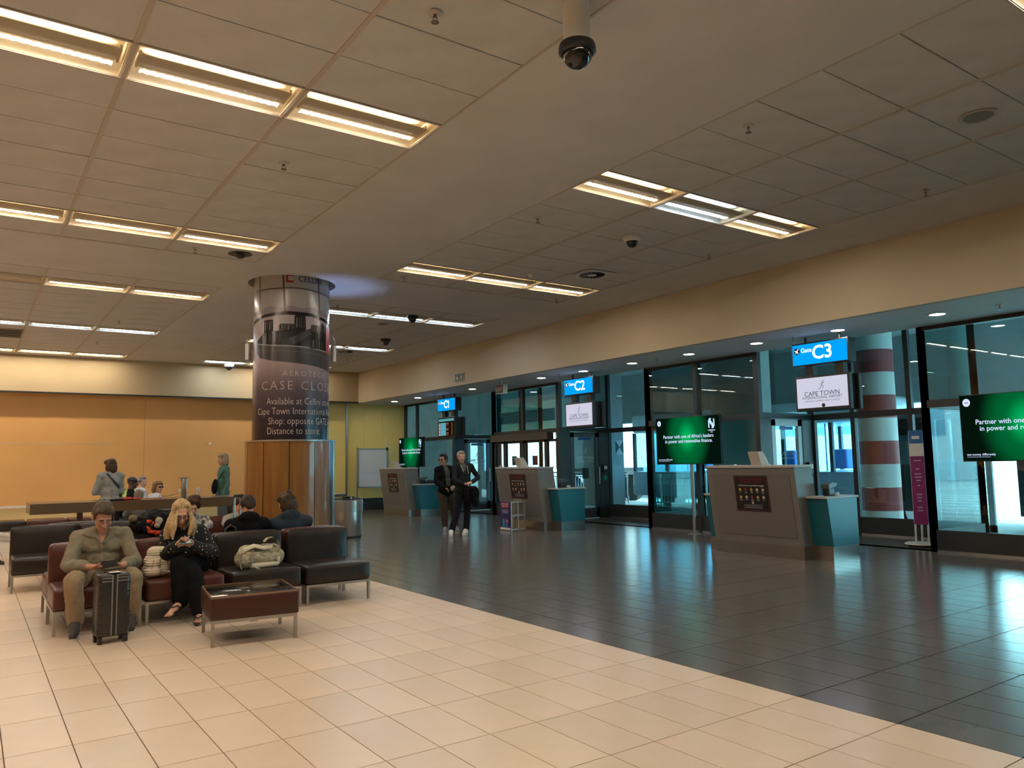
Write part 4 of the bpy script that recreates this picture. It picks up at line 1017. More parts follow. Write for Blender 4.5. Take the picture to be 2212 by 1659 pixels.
hl = [(-.75+.1*k, 3.735+.018*math.sin(k*1.9)) for k in range(17)]
patch('hill_line', hl+[(x, 3.70) for x, z in hl[::-1]], mat('advert_hills', (.22, .19, .22), .3))
patch('tray', [(-.63, 3.24), (-.42, 3.36), (-.13, 3.38), (.28, 3.39), (.88, 3.36), (.88, 3.09), (.2, 3.14), (-.3, 3.16), (-.58, 3.20)], M_adblk, CR+.0022)
patch('tray_side', [(-.63, 3.25), (-.58, 3.20), (-.3, 3.16), (.2, 3.14), (.88, 3.09), (.88, 2.80), (.2, 2.88), (-.28, 2.925), (-.55, 2.99), (-.62, 3.06)], M_adgrey, CR+.0024)
patch('tray_edge', [(-.63, 3.255), (-.58, 3.205), (-.3, 3.165), (.2, 3.145), (.88, 3.095), (.88, 3.08), (.2, 3.13), (-.3, 3.15), (-.58, 3.188), (-.63, 3.235)], M_adsheen, CR+.0030)
patch('tray_edge', [(-.60, 3.12), (-.3, 3.085), (.2, 3.065), (.88, 3.01), (.88, 3.003), (.2, 3.058), (-.3, 3.078), (-.60, 3.112)], mat('advert_seam', (.12, .115, .12), .25), CR+.0030)
M_adcase = mat('advert_case', (.018, .017, .018), .2); M_adstreak = mat('advert_streak', (.13, .12, .12), .25)
rs = random.Random(11)
for pts in ([(-.45, 3.36), (-.445, 3.54), (-.285, 3.545), (-.28, 3.36)], [(-.187, 3.385), (-.185, 3.46), (-.16, 3.478), (.038, 3.475), (.038, 3.372)], [(.033, 3.387), (.038, 3.60), (.06, 3.612), (.205, 3.605), (.214, 3.387)], [(.29, 3.37), (.295, 3.48), (.46, 3.49), (.46, 3.37)], [(.47, 3.38), (.50, 3.54), (.635, 3.47), (.63, 3.37)], [(-.46, 3.18), (-.46, 3.365), (-.13, 3.345), (-.15, 3.185)], [(-.058, 3.27), (.284, 3.425), (.325, 3.345), (.044, 3.152)], [(.277, 3.125), (.28, 3.262), (.548, 3.27), (.552, 3.13)]):
    patch('suitcase_picture', pts, M_adcase, CR+.0034)
    x0 = min(q[0] for q in pts); x1 = max(q[0] for q in pts); z0 = min(q[1] for q in pts); z1 = max(q[1] for q in pts); diag = len(pts) == 4 and abs(pts[1][0]-pts[0][0]) > .2
    for q in range(4):
        if diag:
            f_ = .2+.18*q; a = (pts[0][0]+(pts[3][0]-pts[0][0])*f_, pts[0][1]+(pts[3][1]-pts[0][1])*f_); b = (pts[1][0]+(pts[2][0]-pts[1][0])*f_, pts[1][1]+(pts[2][1]-pts[1][1])*f_)
            patch('case_highlight', [(a[0]+.02, a[1]+.009), (b[0]-.02, b[1]-.009), (b[0]-.02, b[1]-.015), (a[0]+.02, a[1]+.001)], M_adstreak, CR+.0042)
        else:
            xx = x0+(x1-x0)*(.14+.22*q+rs.uniform(0, .06)); w = rs.uniform(.003, .009)
            patch('case_highlight', [(xx, z0+(z1-z0)*.16), (xx+w, z0+(z1-z0)*.16), (xx+w, z0+(z1-z0)*.84), (xx, z0+(z1-z0)*.84)], M_adstreak if q % 2 else M_adsheen, CR+.0042)
patch('suitcase_picture', [(.63, 3.10), (.62, 3.50), (.86, 3.47), (.88, 3.08)], M_adred, CR+.0038)
def col_text(s, size, sc, z, m, align='CENTER', xs=1.0, bold=0.0, space=1.0):
    vs, fs = text_geo(s, size, align, bold, xs, space, 2)
    g = G(); g.add([colp(sc+x, z+y, CR+.0045) for x, y, _ in vs], fs); return g.build('lettering', m, shaft)
col_text('AEROTECH', .115, .24, 2.735, M_adwhite, space=1.35, bold=-.012)
col_text('CASE CLOSED', .19, .24, 2.555, M_adwhite, space=1.25, bold=-.020)
for s, z in (('Available at Cellini stores', 2.325), ('Cape Town International Airport', 2.18), ('Shop: opposite GATE A', 2.035), ('Distance to store:', 1.89)): col_text(s, .145, .22 if 'Dist' not in s else .06, z, M_adwhite, xs=.80, bold=-.010)
col_text('CELLINI', .13, .30, 4.16, mat('advert_dark_lettering', (.02, .02, .03), .3), xs=.95)
patch('brand_square', [(-.09, 4.10), (-.09, 4.23), (.02, 4.23), (.02, 4.10)], M_adred, CR+.004)
patch('brand_mark', [(-.06, 4.13), (-.06, 4.20), (.02, 4.20), (.02, 4.185), (-.045, 4.185), (-.045, 4.145), (.02, 4.145), (.02, 4.13)], mat('advert_cream', (.55, .5, .48), .3), CR+.005)
# wood-panelled base
M_wood = mat('maple_veneer', (.25, .11, .024), .35, col2=(.19, .08, .016), nscale=3, stretch=(6, 6, .5), coat=.3)
BR = .675
edges = [-1.62, -1.17, -.60, -.02, .55, 1.08, 1.62, 2.2, 2.8, 3.4, 4.0, 4.66]
a_face = math.atan2(-cd.y, -cd.x)
for k in range(len(edges)-1):
    g = G(); lo, hi = edges[k]+.008, edges[k+1]-.008
    g.lathe([(BR-.03, .10), (BR, .10), (BR, 1.79), (BR-.03, 1.79)], n=10, a0=a_face+lo, a1=a_face+hi)
    g.build('wood_panel', M_steel if k in (5,) else M_wood, t, smooth='auto')
G().lathe([(BR-.032, .08), (BR-.032, 1.79)], n=60).build('panel_core', M_frame, t, smooth=True)
G().lathe([(BR+.012, 1.785), (BR+.012, 1.805), (CR, 1.815)], n=60).build('base_cap', M_alu, t, smooth='auto'); G().lathe([(BR-.01, 0), (BR-.01, .10)], n=60).build('kick_ring', M_steel, t)
# two small uplighters strapped to the column
for s, lb in ((-.92, 'small steel uplighter on the left side of the advert column'), (.92, 'small steel uplighter on the right side of the advert column')):
    p = colp(s, 3.16, CR+.07)
    u = thing('uplighter', lb, 'lamp', (CX+p[0], CY+p[1], 3.20), 0, 'column uplighters')
    G().cone((0, 0, -.13), (0, 0, .13), .045, n=18).build('barrel', M_alu, u, smooth='auto')
    q = V(p).normalized(); G().tube([(0, 0, 0), (-p[0]/CR*.07, -p[1]/CR*.07, 0)], .018).build('wall_arm', M_alu, u); G().tube([(0, 0, .13), (p[0]*.04, p[1]*.04, .2), (p[0]*.02-.02, p[1]*.02, .28)], .008).build('reflector_arm', M_chrome, u)
    if s > 0:
        ld = bpy.data.lights.new('uplighter_beam', 'SPOT'); ld.energy = 28; ld.color = (.35, .5, 1.0); ld.spot_size = math.radians(100); ld.spot_blend = .7; ld.shadow_soft_size = .03
        lo_ = link(bpy.data.objects.new('uplighter_beam', ld)); lo_.parent = u; lo_.location = (0, 0, .15); lo_.rotation_euler = (PI, 0, 0)

# ---------------------------------------------------------------- lounge seating
def leather(name, col):
    return mat(name, col, .33, nz=.18, nscale=5, bump=.35, bscale=9, stretch=(1, 1, .5), bdist=.02, spec=.4)
M_red = leather('oxblood_leather', (.085, .024, .017)); M_brown = leather('dark_brown_leather', (.019, .013, .011))
M_tubes = mat('satin_chrome', (.42, .41, .39), .32, metal=1.0)
def sofa_proto(m, back=True, w=.70):
    t = thing('lounge_seat', 'x', 'seat')
    # local: x across, front at y=0, back at y=.70
    for x in (.015, w-.015):
        for y in (.02, .68): G().box(x-.0125, x+.0125, y-.0125, y+.0125, 0, .205).build('leg', M_tubes, t)
    g = G(); g.box(.003, w-.003, .008, .032, .18, .205).box(.003, w-.003, .668, .692, .18, .205).box(.003, .027, .02, .68, .18, .205).box(w-.027, w-.003, .02, .68, .18, .205); g.build('seat_rail', M_tubes, t)
    G().rbox(.0, w, -.005, .60 if back else .70, .205, .395, .032, 3, .014).build('seat_cushion', m, t, smooth=True)
    if back:
        M = Matrix.Translation(V((0, .56, .21))) @ Matrix.Rotation(math.radians(-6), 4, 'X')
        G().rbox(.0, w, 0, .105, .0, .52, .035, 3, .012, M=M).build('backrest', m, t, smooth=True)
        G().rbox(.004, w-.004, .655, .695, .205, .70, .015, 2).build('back_panel', m, t, smooth='auto')
    return t
SP = {}
def seat(x, y, face, colr, label, group, back=True, w=.70):
    """face -1: towards the camera side (front edge at y); +1: away (front edge at y+.70)"""
    k = (colr, back)
    rz = 0 if face < 0 else PI
    loc = (x, y, 0) if face < 0 else (x+w, y+.70, 0)
    if k not in SP:
        t = sofa_proto(M_red if colr == 'red' else M_brown, back); SP[k] = t
        t.location = loc; t.rotation_euler = (0, 0, rz); MW[t.name] = Matrix.Translation(V(loc)) @ Matrix.Rotation(rz, 4, 'Z'); t['label'] = label; t['group'] = group
        return t
    return copy_thing(SP[k], loc, rz, label, group)
gr1 = 'lounge seats in the front row'
seat(.635, 7.80, -1, 'red', 'oxblood leather seat under the man in the khaki shirt', gr1)
seat(1.365, 7.80, -1, 'red', 'oxblood leather seat under the woman in polka dots', gr1)
seat(2.118, 7.78, -1, 'brown', 'dark brown leather seat holding the map-print backpack', gr1)
seat(2.855, 7.75, -1, 'brown', 'empty dark brown leather seat at the right end of the front row', gr1)
gr2 = 'lounge seats behind the front row'
seat(.645, 8.54, 1, 'red', 'oxblood leather seat back to back with the khaki-shirted man', gr2)
seat(1.375, 8.54, 1, 'brown', 'dark brown seat piled with black jackets behind the front row', gr2)
seat(2.12, 8.54, 1, 'brown', 'dark brown seat under the man in the black hoodie', gr2)
seat(2.86, 8.54, 1, 'red', 'oxblood leather seat under the person in the blue hood', gr2)
gr3 = 'lounge seats in the middle row'
seat(.445, 10.80, -1, 'brown', 'empty dark brown leather seat at the left end of the middle row', gr3)
seat(1.19, 10.80, -1, 'brown', 'dark brown seat in the middle row behind the khaki-shirted man', gr3)
seat(1.93, 10.80, -1, 'brown', 'dark brown seat under the dark-haired person in the patterned top', gr3)
seat(2.66, 10.80, -1, 'red', 'oxblood seat in the middle row left of the man in the black hoodie', gr3)
gr4 = 'lounge seats in front of the long table'
seat(.86, 11.75, 1, 'brown', 'dark brown seat turned to the long table, its back to the middle row', gr4)
gr5 = 'low benches near the orange wall'
seat(.30, 18.7, -1, 'brown', 'low dark brown bench seat at the left by the orange wall', gr5, back=False)
seat(1.03, 18.7, -1, 'red', 'low oxblood bench seat by the orange wall, left of the red ones', gr5, back=False)
seat(1.76, 18.7, -1, 'red', 'low oxblood bench seat by the orange wall, next to the sweater woman', gr5, back=False)
# coffee table
t = thing('coffee_table', 'square oxblood leather coffee table with black glass top', 'table', (1.62, 6.50, 0), math.radians(-7.4))
for x in (.012, .658):
    for y in (.012, .66): G().box(x-.0125, x+.0125, y-.0125, y+.0125, 0, .205).build('leg', M_tubes, t)
g = G(); g.box(0, .67, 0, .024, .18, .205).box(0, .67, .648, .672, .18, .205).box(0, .024, 0, .672, .18, .205).box(.646, .67, 0, .672, .18, .205); g.build('frame', M_tubes, t)
G().rbox(-.012, .682, -.012, .684, .205, .385, .014, 3).build('leather_body', mat('oxblood_vinyl', (.05, .010, .006), .4, bump=.1, bscale=150, bdist=.003), t, smooth='auto')
G().rbox(.0, .67, .0, .672, .383, .392, .004, 2).build('glass_top', mat('black_glass', (.012, .011, .010), .10, spec=.8), t, smooth='auto')
G().box(-.004, .674, -.004, .0, .383, .394).box(-.004, .674, .672, .676, .383, .394).box(-.004, 0, -.004, .676, .383, .394).box(.67, .674, -.004, .676, .383, .394).build('top_edging', mat('tan_edging', (.28, .16, .08), .4), t)
G().box(.30, .36, .02, .05, .165, .18).build('cable_clip', M_alu, t)
# long work table with power pillar
t = thing('long_table', 'long brown laminate work table across the middle of the hall', 'table', (.78, 13.98, 0), 0)
M_tabletop = mat('bronze_laminate', (.105, .076, .047), .22, nz=.06, nscale=2)
G().box(0, 3.42, 0, .95, .74, .90).build('table_top', M_tabletop, t); 
for x in (.72, 3.1): G().box(x-.04, x+.04, .42, .50, 0, .74).build('leg', mat('table_leg', (.07, .06, .05), .5), t)
t = thing('power_pillar', 'aluminium power socket pillar standing on the long table', 'power pillar', (3.10, 14.5, .90))
G().rbox(-.042, .042, -.042, .042, 0, .335, .01, 2).build('post', M_alu, t, smooth='auto'); G().box(-.085, .085, -.06, .06, .335, .348).build('cap_plate', M_alu, t); G().box(-.05, -.042, -.015, .015, .29, .32).build('socket', M_black, t)
t = thing('phone_charger', 'white phone charger plugged into the power pillar with trailing cable', 'charger', (3.04, 14.46, .90)); G().rbox(-.035, -.005, -.02, .02, .09, .15, .006, 2).build('plug', M_white, t, smooth='auto'); G().tube([(-.02, -.01, .09), (-.10, -.02, .06), (-.28, -.06, .03), (-.36, -.1, .06), (-.39, -.2, .03), (-.37, -.3, .006)], .004, 6).build('cable', M_black, t)
t = thing('drink_can', 'tall white and red drink can on the long table', 'can', (3.28, 14.25, .90)); G().lathe([(.001, 0), (.028, 0), (.034, .008), (.034, .15), (.026, .172), (.001, .172)], n=20).build('can_body', mat('can_silver', (.62, .55, .52), .3), t, smooth='auto'); G().lathe([(.0345, .03), (.0345, .13)], n=20).build('label_print', mat('can_print', (.52, .20, .18), .4, col2=(.65, .6, .55), nscale=30), t, smooth=True)
t = thing('red_garment', 'small black and red garment lying on the long table behind the khaki-shirted man', 'garment', (2.05, 14.2, .90)); g = G(); g.ball((0, 0, .02), (.16, .09, .035)); g.build('black_cloth', M_black, t, smooth=True); g = G(); g.ball((.10, -.04, .025), (.10, .05, .03)); g.ball((.24, -.02, .015), (.08, .04, .02)); g.build('red_cloth', mat('red_cloth', (.42, .03, .025), .7), t, smooth=True)
# ---------------------------------------------------------------- people
from mathutils.bvhtree import BVHTree
def skinmat(n, c): return mat(n, c, .5, nz=.06, nscale=18, spec=.4)
SK_fair = skinmat('skin_fair', (.60, .33, .23)); SK_tan = skinmat('skin_tan', (.46, .24, .16)); SK_dark = skinmat('skin_dark', (.10, .055, .035))
def cloth(n, c, nz=.15): return mat(n, c, .9, spec=.12, nz=nz, nscale=14, bump=.25, bscale=120, bdist=.003)
def hairmat(n, c, c2): return mat(n, c, .55, spec=.25, col2=c2, nscale=35, stretch=(1, 1, .25), bump=.5, bscale=60, bdist=.01)
class B:
    """union of round solids, fused into one continuous surface"""
    def __init__(s): s.g = G()
    def cap(s, a, b, r0, r1=None, n=12):
        a, b = V(a), V(b); r1 = r0 if r1 is None else r1
        d = b-a
        if d.length < 1e-6: d = V((0, 0, 1e-3))
        dn = d.normalized(); pts = []; R = []
        for k in range(4): t = -math.cos(k/4*PI/2); pts.append(a+dn*r0*t); R.append(max(.0008, r0*math.sqrt(max(0, 1-t*t))))
        pts.append(a); R.append(r0); pts.append(b); R.append(r1)
        for k in range(1, 5): t = math.sin(k/4*PI/2); pts.append(b+dn*r1*t); R.append(max(.0008, r1*math.sqrt(max(0, 1-t*t))))
        s.g.tube(pts, R, n); return s
    def chain(s, pts, rs):
        for i in range(len(pts)-1): s.cap(pts[i], pts[i+1], rs[i], rs[i+1])
        return s
    def ell(s, c, r, M=None):
        s.g.ball(c, r, 14, 10, M); return s
    def mesh(s, voxel, it=3, wrinkle=0.0, wf=9.0, stretch=(1, 1, 1), seed=0):
        me = s.g.mesh('tmp'); o = bpy.data.objects.new('tmp', me); COL.objects.link(o)
        m = o.modifiers.new('r', 'REMESH'); m.mode = 'VOXEL'; m.voxel_size = voxel
        dg = bpy.context.evaluated_depsgraph_get(); out = bpy.data.meshes.new_from_object(o.evaluated_get(dg))
        bpy.data.objects.remove(o); bpy.data.meshes.remove(me)
        bm = bmesh.new(); bm.from_mesh(out)
        for _ in range(it): bmesh.ops.smooth_vert(bm, verts=bm.verts, factor=.5, use_axis_x=True, use_axis_y=True, use_axis_z=True)
        if wrinkle:
            bm.normal_update(); off = V((seed*3.1, seed*1.7, seed))
            for v in bm.verts:
                p = V((v.co.x*wf*stretch[0], v.co.y*wf*stretch[1], v.co.z*wf*stretch[2]))+off
                q = noise.noise(p)+.5*noise.noise(p*2.3)
                v.co += v.normal*(wrinkle*(q-.1))
        bm.to_mesh(out); bm.free()
        out.polygons.foreach_set('use_smooth', [True]*len(out.polygons)); out.update()
        return out
    def build(s, name, m, root, voxel=.01, **k):
        me = s.mesh(voxel, **k); me.transform(MW[root_of(root).name].inverted()); me.name = name
        me.materials.clear(); me.materials.append(m)
        o = link(bpy.data.objects.new(name, me)); o.parent = root; return o
def basis(a, f, u):
    return Matrix(((a.x, f.x, u.x, 0), (a.y, f.y, u.y, 0), (a.z, f.z, u.z, 0), (0, 0, 0, 1)))
def hand(b, wr, fd, pn, curl=.5, s=1.0, thumb=1):
    """palm, four fingers of unequal length and a thumb from the side of the palm; pn = the way the palm faces"""
    wr, fd, pn = V(wr), V(fd).normalized(), V(pn); pn = (pn-fd*pn.dot(fd)).normalized(); lat = fd.cross(pn).normalized()*thumb
    b.ell(wr+fd*.048*s, (.040*s, .052*s, .016*s), basis(lat, fd, pn)); b.cap(wr-fd*.02, wr+fd*.03*s, .024*s, .026*s)
    for k, (o, L) in enumerate(((-.030, .85), (-.010, 1.0), (.010, 1.06), (.030, .92))):
        p0 = wr+fd*(.085*s)+lat*(o*s); c1 = curl; d1 = fd*math.cos(c1)+pn*math.sin(c1); p1 = p0+d1*(.036*L*s); c2 = curl*2.1; d2 = fd*math.cos(c2)+pn*math.sin(c2); p2 = p1+d2*(.026*L*s); c3 = curl*2.8; p3 = p2+(fd*math.cos(c3)+pn*math.sin(c3))*(.018*L*s)
        b.chain([p0-fd*.02*s, p0, p1, p2, p3], [.009*s, .0095*s, .009*s, .0082*s, .0068*s])
    t0 = wr+fd*.025*s+lat*(.030*s); t1 = t0+(lat*.65+fd*.7+pn*.25).normalized()*.042*s; t2 = t1+(lat*.25+fd*.8+pn*.55).normalized()*.032*s
    b.chain([t0, t1, t2], [.013*s, .011*s, .0085*s])
def head_prims(b, c, H, s, female=False):
    def P(x, y, z): return c+(H @ V((x*s, y*s, z*s)))
    E = lambda x, y, z, r: b.ell(P(x, y, z), tuple(q*s for q in r), H)
    E(0, -.018, .030, (.074, .094, .086)); E(0, .020, -.030, (.063, .070, .080)); E(0, .048, -.088, (.036 if not female else .030, .036, .028)); E(0, .012, -.070, (.054, .055, .042))
    w = .78 if female else 1.0
    b.cap(P(0, .086, .012), P(0, .104 if female else .108, -.030), .0085*s*w, .0135*s*w); E(-.012*w, .095, -.036, (.009*w, .010, .008*w)); E(.012*w, .095, -.036, (.009*w, .010, .008*w))
    b.cap(P(-.034, .078, .024), P(.034, .078, .024), .011*s*w); E(-.036, .068, -.028, (.022, .020, .020)); E(.036, .068, -.028, (.022, .020, .020))
    E(0, .086, -.064, (.024, .011, .010))
    for x in (-1, 1): E(.078*x, -.012, -.006, (.010, .020, .032))
def hair_prims(b, c, H, s, style):
    def P(x, y, z): return c+(H @ V((x*s, y*s, z*s)))
    E = lambda x, y, z, r: b.ell(P(x, y, z), tuple(q*s for q in r), H)
    if style == 'bald':
        E(0, -.075, -.010, (.066, .034, .060)); E(-.068, -.035, .005, (.014, .052, .050)); E(.068, -.035, .005, (.014, .052, .050)); E(0, -.060, .055, (.062, .052, .045)); return
    E(0, -.028, .046, (.081, .094, .084)); E(0, -.080, -.005, (.064, .036, .072))
    if style != 'long': E(0, .030, .094, (.062, .056, .034))
    for x in (-1, 1): E(.070*x, -.020, .030, (.015, .062, .056))
    if style == 'swept': E(-.028, .058, .082, (.045, .034, .026)); E(.030, .050, .088, (.045, .036, .026)); E(0, .0, .112, (.06, .06, .026))
    if style == 'long':
        E(0, -.078, -.050, (.080, .048, .095))
        for x in (-1, 1): E(.072*x, -.012, -.020, (.020, .055, .085)); E(.034*x, .004, .094, (.044, .052, .025)); E(.066*x, .036, .050, (.014, .026, .045)); E(.072*x, .030, .0, (.013, .024, .05))
        return
    if style in ('bob', 'messy'):
        E(0, -.078, -.050, (.080, .048, .095)); 
        for x in (-1, 1): E(.078*x, -.022, -.040, (.022, .056, .085)); E(.074*x, .028, .060, (.020, .040, .040))
        E(0, .066, .078, (.058, .028, .028))
    if style == 'messy':
        rr = random.Random(5)
        for k in range(26):
            a = rr.uniform(0, 2*PI); z = rr.uniform(-.10, .11); q = .085*math.sqrt(max(.15, 1-(z/.13)**2)); x, y = q*math.cos(a), q*math.sin(a)-.03
            if y > .05 and z < .06: continue
            E(x, y, z, (.026, .026, .034))
    if style == 'curly':
        rr = random.Random(9)
        for k in range(30):
            a = rr.uniform(0, 2*PI); z = rr.uniform(-.02, .13); q = .09*math.sqrt(max(.1, 1-((z-.03)/.125)**2)); x, y = q*math.cos(a), q*math.sin(a)-.015
            if y > .06 and z < .06: continue
            E(x, y, z, (.028, .028, .028))
def person(label, J, top, bottom, hair, hmat, skin=SK_fair, shoe=None, k=1.0, hs=1.0, vox=.012, sleeve=1.0, loose=1.0, female=False, flare=1.0, group=None, bare_feet=False, hands=True, wr_amp=.005, hood=False):
    J = {a: V(p) for a, p in J.items()}
    P = (J['hipA']+J['hipB'])/2; N = J['neck']
    root = thing('person', label, 'person', (P.x, P.y, 0), 0, group)
    a = (J['shB']-J['shA']).normalized(); s = (N-P).normalized(); f = a.cross(s) * -1
    fwd = J['face'].normalized()
    if f.dot(V((fwd.x, fwd.y, 0))) < 0 and 'torsofwd' not in J: f = -f
    if 'torsofwd' in J and f.dot(J['torsofwd']) < 0: f = -f
    f.normalize(); T = basis(a, f, s); L = (N-P).length
    # head frame
    hu = J.get('up', V((0, 0, 1))); hr = fwd.cross(hu).normalized(); hu = hr.cross(fwd).normalized(); H = basis(hr, fwd, hu); hc = J['head']
    def torso(b, e, kk):
        b.ell(P+s*.02, ((.165*kk+e), (.118*kk+e), .12+e), T); b.ell(P+s*(.36*L)+f*.012, ((.150*kk+e), (.118*kk+e), .32*L+e), T); b.ell(P+s*(.68*L)+f*.004, ((.165*kk+e), (.112*kk+e), .29*L+e), T)
        b.cap(J['shA'], J['shB'], .058*kk+e, .058*kk+e); b.cap(J['shA'].lerp(N, .25)-f*.005, N-s*.01, .05+e, .05+e*.6); b.cap(J['shB'].lerp(N, .25)-f*.005, N-s*.01, .05+e, .05+e*.6)
    body = B(); torso(body, 0, k)
    body.cap(N-s*.03, hc-hu*.05*hs-fwd*.02, .054*k**.5, .050*k**.5); head_prims(body, hc, H, hs, female)
    for q in 'AB':
        body.chain([J['sh'+q], J['el'+q], J['wr'+q]], [.050*k, .041*k, .027*k**.5]); body.chain([J['hip'+q], J['kn'+q], J['an'+q]], [.085*k, .058*k, .038]); 
        fd = (J['to'+q]-J['an'+q]).normalized(); body.chain([J['an'+q], J['an'+q].lerp(J['to'+q], .55)+V((0, 0, .0)), J['to'+q]], [.036, .033, .024])
        if bare_feet: 
            lat = fd.cross(V((0, 0, 1))).normalized()
            for i in range(5): o = (-.026+.013*i)*(1 if q == 'A' else -1); body.cap(J['to'+q]+lat*o-fd*.01, J['to'+q]+lat*o+fd*(.032-.005*i), .0095, .0075)
        if hands:
            hd = J.get('hd'+q, (J['wr'+q]-J['el'+q])); hn = J.get('hn'+q, V((0, 0, -1))); hand(body, J['wr'+q], hd, hn, J.get('curl', V((.5, 0, 0))).x, .95*k**.3, thumb=1 if q == 'A' else -1)
    bo = body.build('body', skin, root, vox*.62, it=1)
    # clothes
    c = B(); torso(c, .018*loose, k)
    for q in 'AB':
        we = J['el'+q].lerp(J['wr'+q], sleeve) if sleeve <= 1 else J['wr'+q]
        c.chain([J['sh'+q], J['el'+q], we], [.062*k*loose, .055*k*loose, .046*k*loose])
    if hood: c.ell(N-f*.075+s*.0, (.12, .055, .075), T); c.cap(N-a*.09-f*.02, N+a*.09-f*.02, .035, .035)
    tp = c.build('top', top, root, vox, it=2 if vox < .01 else 6, wrinkle=wr_amp, wf=11, seed=len(label))
    c = B(); c.ell(P+s*.02, ((.165*k+.016), (.118*k+.016), .125), T)
    for q in 'AB': c.chain([J['hip'+q], J['kn'+q], J['an'+q].lerp(J['kn'+q], .06)], [.098*k, .074*k*loose**.5, .056*flare])
    c.build('trousers', bottom, root, vox, it=2, wrinkle=wr_amp*.9, wf=10, seed=len(label)+3)
    if shoe:
        for q in 'AB':
            an, to = J['an'+q], J['to'+q]; d = (to-an).normalized(); fl = V((d.x, d.y, 0 if to.z < .08 else d.z*.5)).normalized(); lat = fl.cross(V((0, 0, 1))).normalized(); up = lat.cross(fl)
            heel = an-fl*.045-up*max(.0, (an.z-.042 if to.z < .08 else .062)); toe = heel+fl*.235
            c = B(); c.chain([heel+up*.006, heel.lerp(toe, .4)+up*.010, toe-up*.004], [.036, .041, .034]); c.chain([an+up*.0, an.lerp(to, .5)+up*.012, to+up*.004], [.050, .046, .036]); so = c.build('shoe', shoe, root, .008, it=2)
            g = G(); pts = []; n = 18
            for i in range(n):
                t = i/n*2*PI; cx = math.cos(t); pts.append(heel.lerp(toe, .5+.64*cx)+lat*((.042 if cx > -.2 else .037)*math.sin(t)))
            top_ = [p-up*.022 for p in pts]; bot = [p-up*.041 for p in pts]
            g.add([*bot, *top_], [tuple(range(n))[::-1], tuple(range(n, 2*n))]+[(i, (i+1) % n, n+(i+1) % n, n+i) for i in range(n)])
            g.build('sole', mat('sole_white', (.62, .58, .50), .6), so, world=True)
    # hair, eyes, lips
    if hair and hair != 'cap':
        c = B(); hair_prims(c, hc, H, hs, hair)
        for ln in J_locks.get(label, []): c.chain([V(p) for p in ln[0]], ln[1])
        c.build('hair', hmat, root, vox*.8, it=1, wrinkle=.006, wf=40, stretch=(1, 1, .35), seed=2)
    def HP(x, y, z): return hc+(H @ V((x*hs, y*hs, z*hs)))
    for x in (-.031, .031):
        e = G().ball(HP(x, .0745, .003), .0115*hs, 10, 8).build('eye', mat('eye_white', (.55, .50, .45), .3), root, smooth=True, world=True); G().ball(HP(x, .0835, .002), .0050*hs, 8, 6).build('iris', mat('iris_dark', (.03, .02, .015), .2), e, smooth=True, world=True)
        G().tube([HP(x-.016, .090, .019), HP(x, .0925, .024), HP(x+.016, .088, .019)], (.0022 if female else .0032)*hs, 6).build('eyebrow', hmat if hmat else M_black, root, world=True)
        G().tube([HP(x-.014, .084, .010), HP(x, .0875, .011), HP(x+.014, .083, .009)], .0036*hs, 6).build('eyelid', skin, root, world=True)
    G().tube([HP(-.022, .088, -.063), HP(0, .0985, -.0615), HP(.022, .088, -.063)], [.003*hs, .0048*hs, .003*hs], 6).build('lips', mat('lips', (.34, .12, .10), .5), root, world=True)
    return root, tp, H, hc, T
J_locks = {}
def glasses(root, hc, H, hs, m, lens=None, w=.024, h=.017, thick=.0022):
    def HP(x, y, z): return hc+(H @ V((x*hs, y*hs, z*hs)))
    g = G()
    for sx in (-1, 1):
        ring = [HP(sx*.033+w*math.cos(t), .099, .001+h*math.sin(t)) for t in [2*PI*i/16 for i in range(17)]]
        g.tube(ring, thick*hs, 6); g.tube([HP(sx*(.033+w), .099, .006), HP(sx*.074, .05, .008), HP(sx*.080, -.01, .010)], thick*hs*.9, 6)
    g.tube([HP(-.010, .101, .006), HP(.0, .106, .009), HP(.010, .101, .006)], thick*hs, 6)
    o = g.build('glasses', m, root, world=True)
    if lens:
        for sx in (-1, 1):
            n = 14; G().add([HP(sx*.033+w*math.cos(2*PI*i/n), .0985, .001+h*math.sin(2*PI*i/n)) for i in range(n)], [tuple(range(n))]).build('lens', lens, o, world=True)
    return o
